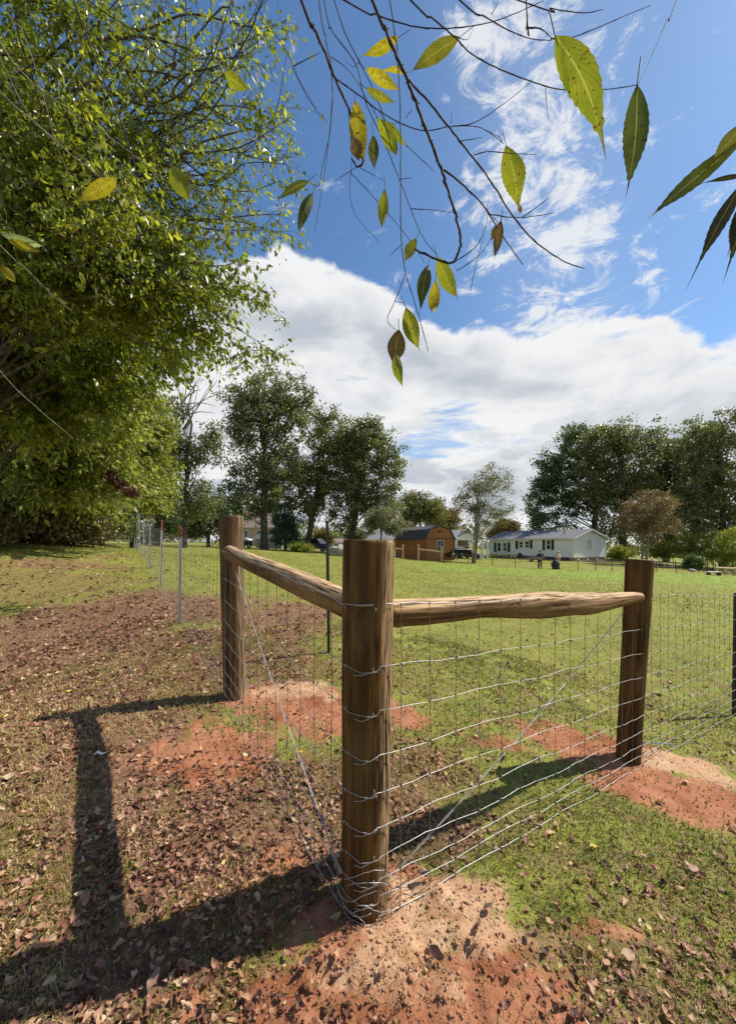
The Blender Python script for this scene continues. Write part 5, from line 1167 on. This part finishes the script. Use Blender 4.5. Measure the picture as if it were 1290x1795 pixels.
LM = {'g': leaf_mat('leaf_yellow_green', (.135, .165, .018), (.21, .22, .024), (.10, .035, .012), (.14, .075, .025), .9),
      'y': leaf_mat('leaf_yellow', (.23, .21, .018), (.33, .27, .024), (.13, .05, .015), (.20, .09, .025), 1.1),
      'o': leaf_mat('leaf_olive', (.15, .16, .025), (.22, .21, .035), (.08, .035, .015), (.11, .06, .03), .5, .4),
      'd': leaf_mat('leaf_dark_green', (.055, .075, .022), (.09, .11, .03), (.05, .02, .012), (.06, .035, .02), .8, .3),
      'k': leaf_mat('leaf_dark_brown', (.030, .030, .014), (.055, .050, .020), (.02, .012, .008), (.02, .014, .01), .8, .15),
      'b': leaf_mat('leaf_brown', (.13, .075, .03), (.20, .13, .045), (.05, .02, .012), (.08, .035, .02), .8, .3),
      'p': leaf_mat('leaf_pale_back', (.30, .36, .22), (.38, .43, .28), (.12, .09, .04), (.25, .20, .10), .3, .35)}
def big_leaf(parent, base, tip, w, Y, kind, seed, tilt=0, name='leaf', tail=.12):
    rnd = random.Random(seed); b = P(base[0], base[1], Y); t = P(tip[0], tip[1], Y*(1+tilt)); ax = t-b; L = ax.length; ax.normalize(); W_ = w*Y/F
    view = ((b+t)/2-Vector((0, 0, ZC))).normalized(); sd = ax.cross(view).normalized(); up = sd.cross(ax)
    cm_ = (b+t)/2; c2 = cm_+sd*.001; pj = lambda q: Vector(((q.x)/q.y*F, (q.z-ZC)/q.y*F)); W_ = w*.001/max(1e-9, (pj(c2)-pj(cm_)).length)
    N = 26; V = []; UV = []; Fc = []; fold = rnd.uniform(.15, .4); curl = rnd.uniform(-.10, .12); tw_ = rnd.uniform(-1.0, 1.0); tipc = rnd.uniform(-1.2, 1.2); bend = rnd.uniform(-.05, .05)
    for i in range(N+1):
        u = i/N; uu_ = u/(1-tail) if u < 1-tail else 1
        prof_ = (math.sin(math.pi*min(1, uu_)**.86)**.86 if 0 < uu_ < 1 else 0)
        if u > .8-tail: prof_ = max(prof_, .0)+.10*max(0, 1-u)/.2*(u > 1-tail-.05)
        prof_ = min(prof_, 1); 
        if i == 0: prof_ = .02
        if i == N: prof_ = .005
        ser = 1+(.045 if i % 2 else -.03)
        c = b+ax*(u*L)+up*(curl*L*math.sin(math.pi*u))+sd*(bend*L*math.sin(math.pi*u))
        an_ = tw_*(u-.4); sdu = sd*math.cos(an_)+up*math.sin(an_); c = c+up*(tipc*L*max(0, u-.6)**2)
        for j, q in enumerate((-1, -.5, 0, .5, 1)):
            hw = W_/2*prof_*(ser if abs(q) == 1 else 1)
            V.append(c+sdu*(q*hw)+up*(abs(q)**1.3*hw*fold+.04*hw*math.sin(u*30+q*4))+ax*(.02*L*(abs(q) == 1)*(.5 if i % 2 else 0))); UV.append((u, .5+q/2))
    for i in range(N):
        for j in range(4): Fc.append((i*5+j, i*5+j+1, (i+1)*5+j+1, (i+1)*5+j))
    me = bpy.data.meshes.new(name); org = b; me.from_pydata([v-org for v in V], [], Fc)
    uvl = me.uv_layers.new(name='UVMap')
    for lp in me.loops: uvl.data[lp.index].uv = UV[lp.vertex_index]
    for p_ in me.polygons: p_.use_smooth = True
    me.materials.append(LM[kind]); o = bpy.data.objects.new(name, me); COL.objects.link(o); o.parent = parent; o.location = org
    mb = MB(); st0 = b-ax*(.010+.02*rnd.random())+Vector((rnd.uniform(-1, 1)*.006, 0, .006)); mb.tube([st0-org, Vector((0, 0, 0)), ax*L*.08], [.0009, .0008, .0005], 4).build('leaf_stalk', M['twig'], o, True)
    return o
def z2(x, y): return (500+x/1.633, y/1.633)
def twig(parent, pts, wpx, Y, Y2=None, conv=z2, mtl='twig', wend=None, seed=0, buds=True, name='twig'):
    rnd = random.Random(seed+len(pts)*7); Y2 = Y2 or Y; q = [conv(*p_) for p_ in pts]; n = len(q); W3 = []
    for i, p_ in enumerate(q):
        yy = Y+(Y2-Y)*i/max(1, n-1); W3.append(P(p_[0], p_[1], yy))
    ex = q[0][1] < 12 or q[0][0] < 8 or q[0][0] > 1282
    if ex: d = (W3[0]-W3[1]); W3 = [W3[0]+d.normalized()*.6+Vector((0, .02, .1))]+W3
    wend = wend or wpx*.4; n = len(W3); rs = [(wpx+(wend-wpx)*i/(n-1))*(W3[i].y)/F/2/1.633/(1+(W3[i].x**2+(W3[i].z-ZC)**2)/W3[i].y**2)**.4 for i in range(n)]
    pts3, r3 = smoothpath(W3, 6, rs)
    pts3 = [p_+Vector((rnd.gauss(0, 1), 0, rnd.gauss(0, 1)))*r3[i]*.35 for i, p_ in enumerate(pts3)]
    r3 = [r*(1.25 if i % 6 == 3 and buds else 1)*(1+rnd.uniform(-.08, .08)) for i, r in enumerate(r3)]
    mb = MB().tube(pts3, r3, 7)
    if buds:
        for i in range(4, len(pts3)-1, 4):
            d = (pts3[i+1]-pts3[i]).normalized(); s_ = d.cross(Vector((0, 1, 0)))*(1 if i % 8 else -1); mb.tube([pts3[i], pts3[i]+s_*r3[i]*2.0+d*r3[i]*1.5], [r3[i]*.6, r3[i]*.2], 4)
    return mb.build(name, M[mtl], parent, True)
def branch_root(label, p, group=None): return empty('overhanging_branch', (0, 0, 0), label, 'branch', group)

bA = branch_root('hanging spray of thin dark twigs with small yellowing leaves in the middle of the sky', None)
for i, (pts, w_, Ya, Yb) in enumerate([
    ([(45, 0), (75, 70), (110, 140), (145, 230), (180, 310), (205, 380), (222, 440), (220, 468), (205, 475), (190, 450)], 13, 1.05, 1.1),
    ([(110, 0), (130, 80), (200, 180), (230, 290), (280, 400), (330, 520), (360, 600), (395, 680), (435, 730)], 5, 1.05, 1.1),
    ([(300, 0), (320, 130), (327, 260), (330, 400), (330, 560), (332, 680), (345, 780), (375, 880), (410, 1005)], 5.5, 1.0, 1.05),
    ([(345, 780), (315, 860), (292, 910), (305, 935), (320, 945)], 3, 1.02, 1.0),
    ([(315, 862), (340, 868), (350, 885)], 2.2, 1.01, 1.0),
    ([(95, 0), (118, 120), (135, 230), (130, 360), (108, 470), (95, 530), (70, 520)], 5, 1.1, 1.15),
    ([(110, 140), (135, 240), (125, 390), (112, 500), (85, 660)], 3.5, 1.1, 1.15),
    ([(140, 0), (180, 110), (245, 240), (300, 370), (352, 420), (430, 492)], 5, 1.1, 1.15),
    ([(145, 225), (210, 270), (290, 330), (390, 372), (480, 360), (560, 365), (625, 410)], 5, 1.05, 1.0),
    ([(130, 160), (190, 210), (270, 340), (330, 350)], 3, 1.1, 1.1),
    ([(180, 310), (190, 440), (185, 550), (205, 620), (270, 693)], 3, 1.1, 1.12),
    ([(185, 490), (250, 560), (320, 640), (380, 720), (400, 755)], 3, 1.1, 1.1),
    ([(25, 187), (100, 148)], 4, 1.15, 1.1), ([(215, 470), (130, 525)], 2.5, 1.1, 1.1), ([(215, 480), (290, 520)], 2.5, 1.1, 1.1), ([(332, 700), (295, 735)], 2.5, 1.05, 1.05),
    ([(20, 190), (60, 270), (100, 330), (120, 345)], 3, 1.2, 1.2), ([(327, 512), (365, 508)], 3, 1.0, 1.0), ([(215, 165), (195, 190), (165, 160)], 2, 1.05, 1.05)]):
    twig(bA, pts, w_, Ya, Yb, seed=i)
for i, (b_, t_, w_, Y, k, tl) in enumerate([((325, 105), (215, 160), 44, 1.0, 'y', .03), ((230, 195), (335, 262), 46, 1.05, 'y', .0), ((345, 208), (270, 204), 22, 1.1, 'y', .05), ((230, 250), (320, 293), 32, 1.02, 'o', 0),
    ((200, 285), (226, 465), 50, 1.05, 'y', .02), ((192, 390), (212, 475), 36, 1.0, 'b', 0), ((252, 385), (255, 490), 30, 1.05, 'd', .03), ((262, 335), (325, 457), 44, 1.0, 'g', 0), ((285, 345), (352, 425), 28, 1.05, 'g', .05),
    ((285, 540), (277, 657), 30, 1.05, 'g', 0), ((375, 680), (342, 748), 32, 1.05, 'o', 0), ((435, 735), (497, 860), 50, 1.05, 'g', .02), ((410, 757), (388, 890), 38, 1.05, 'd', 0), ((430, 800), (420, 908), 34, 1.08, 'y', 0),
    ((345, 880), (385, 1003), 48, 1.0, 'g', .02), ((325, 942), (303, 1045), 52, 1.0, 'b', 0), ((316, 1010), (338, 1112), 30, .99, 'g', 0), ((68, 517), (-25, 575), 30, 1.15, 'd', .04), ((80, 550), (32, 685), 34, 1.15, 'd', 0)]):
    big_leaf(bA, z2(*b_), z2(*t_), w_/1.633, Y, k, i+10, tl)
bB = branch_root('thick dark limb curving down with long side shoots and one upright yellow green leaf', None)
for i, (pts, w_, Ya, Yb) in enumerate([
    ([(250, 0), (285, 80), (320, 160), (350, 230), (385, 320), (415, 400), (445, 480), (470, 560), (495, 640), (500, 700), (480, 750), (430, 740), (370, 712)], 15, .95, 1.0),
    ([(445, 480), (500, 520), (560, 580), (600, 640), (640, 700), (680, 757)], 7, .98, .98),
    ([(350, 225), (410, 290), (470, 365), (530, 440), (590, 520), (640, 600), (690, 665), (740, 710), (800, 748), (855, 768)], 8, .95, 1.0),
    ([(480, 360), (540, 350), (620, 300), (700, 235)], 4, .95, .9), ([(540, 443), (580, 433), (650, 438), (720, 441)], 4, .95, .95), ([(500, 403), (565, 392)], 3.5, .95, .95), ([(360, 597), (420, 600), (480, 608)], 3, .95, .95),
    ([(580, 612), (670, 622), (775, 608)], 4, .95, .95), ([(680, 620), (720, 592), (755, 565)], 4, .95, .95), ([(480, 752), (540, 710), (570, 660), (580, 610)], 3.5, 1.0, .98), ([(490, 775), (560, 725), (610, 640)], 3, 1.0, .98),
    ([(530, 833), (545, 760), (570, 665)], 2.5, 1.0, 1.0), ([(612, 640), (580, 600), (585, 560)], 2.5, 1.0, 1.0), ([(475, 350), (477, 315)], 3, .95, .95), ([(345, 335), (365, 310)], 3, .95, .95), ([(620, 405), (610, 390), (560, 365)], 3, .97, .98)]):
    twig(bB, pts, w_, Ya, Yb, seed=50+i)
big_leaf(bB, z2(632, 415), z2(668, 600), 76/1.633, .95, 'g', 71, .02); big_leaf(bB, z2(668, 585), z2(676, 612), 14/1.633, .95, 'b', 72)
big_leaf(bB, z2(618, 630), z2(597, 745), 26/1.633, .97, 'b', 73); big_leaf(bB, z2(612, 640), z2(590, 690), 20/1.633, .99, 'b', 77)
big_leaf(bB, z2(500, 104), z2(350, 212), 62/1.633, .85, 'o', 74, .03)
bC = branch_root('slender twigs across the top of the sky carrying the two largest leaves', None)
for i, (pts, w_, Ya, Yb) in enumerate([
    ([(360, 0), (420, 50), (480, 100), (530, 150), (600, 190), (700, 230), (790, 255), (910, 255), (1010, 241)], 7, .8, .55),
    ([(1120, 0), (1095, 50), (1070, 110), (1040, 180), (1010, 240)], 5, .6, .52),
    ([(170, 0), (260, 40), (360, 72), (450, 80), (560, 68), (650, 40), (740, 0)], 6.5, .85, .8),
    ([(500, 0), (570, 45), (640, 85), (700, 108), (760, 114)], 6.5, .7, .5), ([(760, 110), (820, 105), (900, 75), (980, 40), (1050, 12)], 5, .5, .55),
    ([(670, 0), (760, 22), (850, 35), (910, 25)], 6, .65, .65), ([(690, 0), (692, 40), (690, 85)], 8, .6, .6), ([(690, 78), (730, 80), (762, 108)], 7, .58, .5), ([(480, 100), (520, 112), (535, 85)], 3, .8, .8), ([(745, 250), (748, 300), (755, 350)], 3, .7, .7), ([(590, 40), (610, 5)], 4, .7, .7)]):
    twig(bC, pts, w_, Ya, Yb, seed=90+i)
big_leaf(bC, z2(772, 100), z2(928, 485), 118/1.633, .47, 'g', 91, .0, tail=.22); big_leaf(bC, z2(1007, 240), z2(975, 560), 80/1.633, .52, 'd', 92, .02, tail=.16)
bD = branch_root('long narrow drooping leaves entering beside the right woods sky', None)
twig(bD, [(1330, 330), (1310, 420), (1300, 520)], 8, .6, .6, seed=120)
for i, (b_, t_, w_, k, tl) in enumerate([((1310, 350), (1192, 500), 42, 'o', .02), ((1315, 395), (1005, 655), 46, 'd', .04), ((1320, 500), (1170, 530), 18, 'k', 0), ((1310, 520), (1160, 805), 44, 'k', 0), ((1318, 560), (1256, 795), 60, 'k', .02), ((1300, 600), (1262, 740), 40, 'b', .02)]):
    big_leaf(bD, z2(*b_), z2(*t_), w_/1.633, .6, k, 130+i, tl, tail=.25)
bE = branch_root('long pale twigs sweeping in front of the left trees with three lone yellow green leaves', None)
z1 = lambda x, y: (x/2, y/2)
for i, (pts, w_, m_, Y) in enumerate([
    ([(0, 145), (60, 230), (150, 320), (300, 420), (440, 520), (540, 600), (640, 680)], 8, 'twig_pale', 1.7), ([(0, 320), (100, 410), (250, 540), (400, 660), (520, 750), (620, 805), (700, 832), (790, 838)], 8, 'twig_pale', 1.6),
    ([(260, 0), (300, 110), (350, 250), (400, 360), (450, 500), (475, 600), (485, 700)], 9, 'twig', 1.7), ([(650, 0), (652, 200), (640, 400), (615, 560)], 5, 'twig', 1.8), ([(920, 0), (880, 100), (810, 240), (790, 310), (720, 410), (600, 480), (480, 570)], 7, 'twig', 1.7),
    ([(310, 0), (430, 80), (560, 170), (700, 260), (790, 310)], 6, 'twig', 1.8), ([(0, 10), (80, 110), (150, 330), (200, 510), (260, 650)], 5, 'twig_pale', 1.8), ([(900, 20), (1000, 170), (1060, 300), (1125, 410)], 4, 'twig', 1.9),
    ([(0, 200), (120, 420), (300, 560), (480, 720), (620, 790)], 4, 'twig_pale', 1.9), ([(0, 860), (80, 930), (160, 1010), (250, 1090)], 5, 'twig_pale', 1.5), ([(0, 560), (60, 660), (100, 640), (210, 690)], 4, 'twig', 1.9), ([(0, 1300), (120, 1420), (260, 1540)], 4, 'twig_pale', 1.9),
    ([(740, 0), (742, 150), (745, 280)], 4, 'twig', 1.9), ([(100, 0), (240, 90), (420, 240), (600, 400)], 4, 'twig', 2.0), ([(0, 700), (150, 800), (330, 850), (520, 830)], 4, 'twig', 2.1)]):
    twig(bE, pts, w_, Y, Y*1.15, z1, m_, seed=150+i)
for i, (b_, t_, w_, k) in enumerate([((205, 313), (130, 356), 34, 'y'), ((300, 288), (338, 360), 30, 'g'), ((393, 127), (440, 160), 30, 'g'), ((0, 408), (82, 432), 18, 'p'), ((15, 420), (75, 442), 18, 'y'), ((0, 462), (30, 498), 16, 'y'), ((20, 412), (70, 425), 12, 'p')]):
    big_leaf(bE, b_, t_, w_, 1.45, k, 180+i, .02)
for b_, ex in ((bA, P(560, 0, 1.05)), (bB, P(655, 0, .95)), (bC, P(730, 0, .7)), (bD, P(1300, 250, .6)), (bE, P(0, 100, 1.7))):
    b_.location = ex; inv = Matrix.Translation(-ex)
    for c in b_.children: c.matrix_parent_inverse = inv
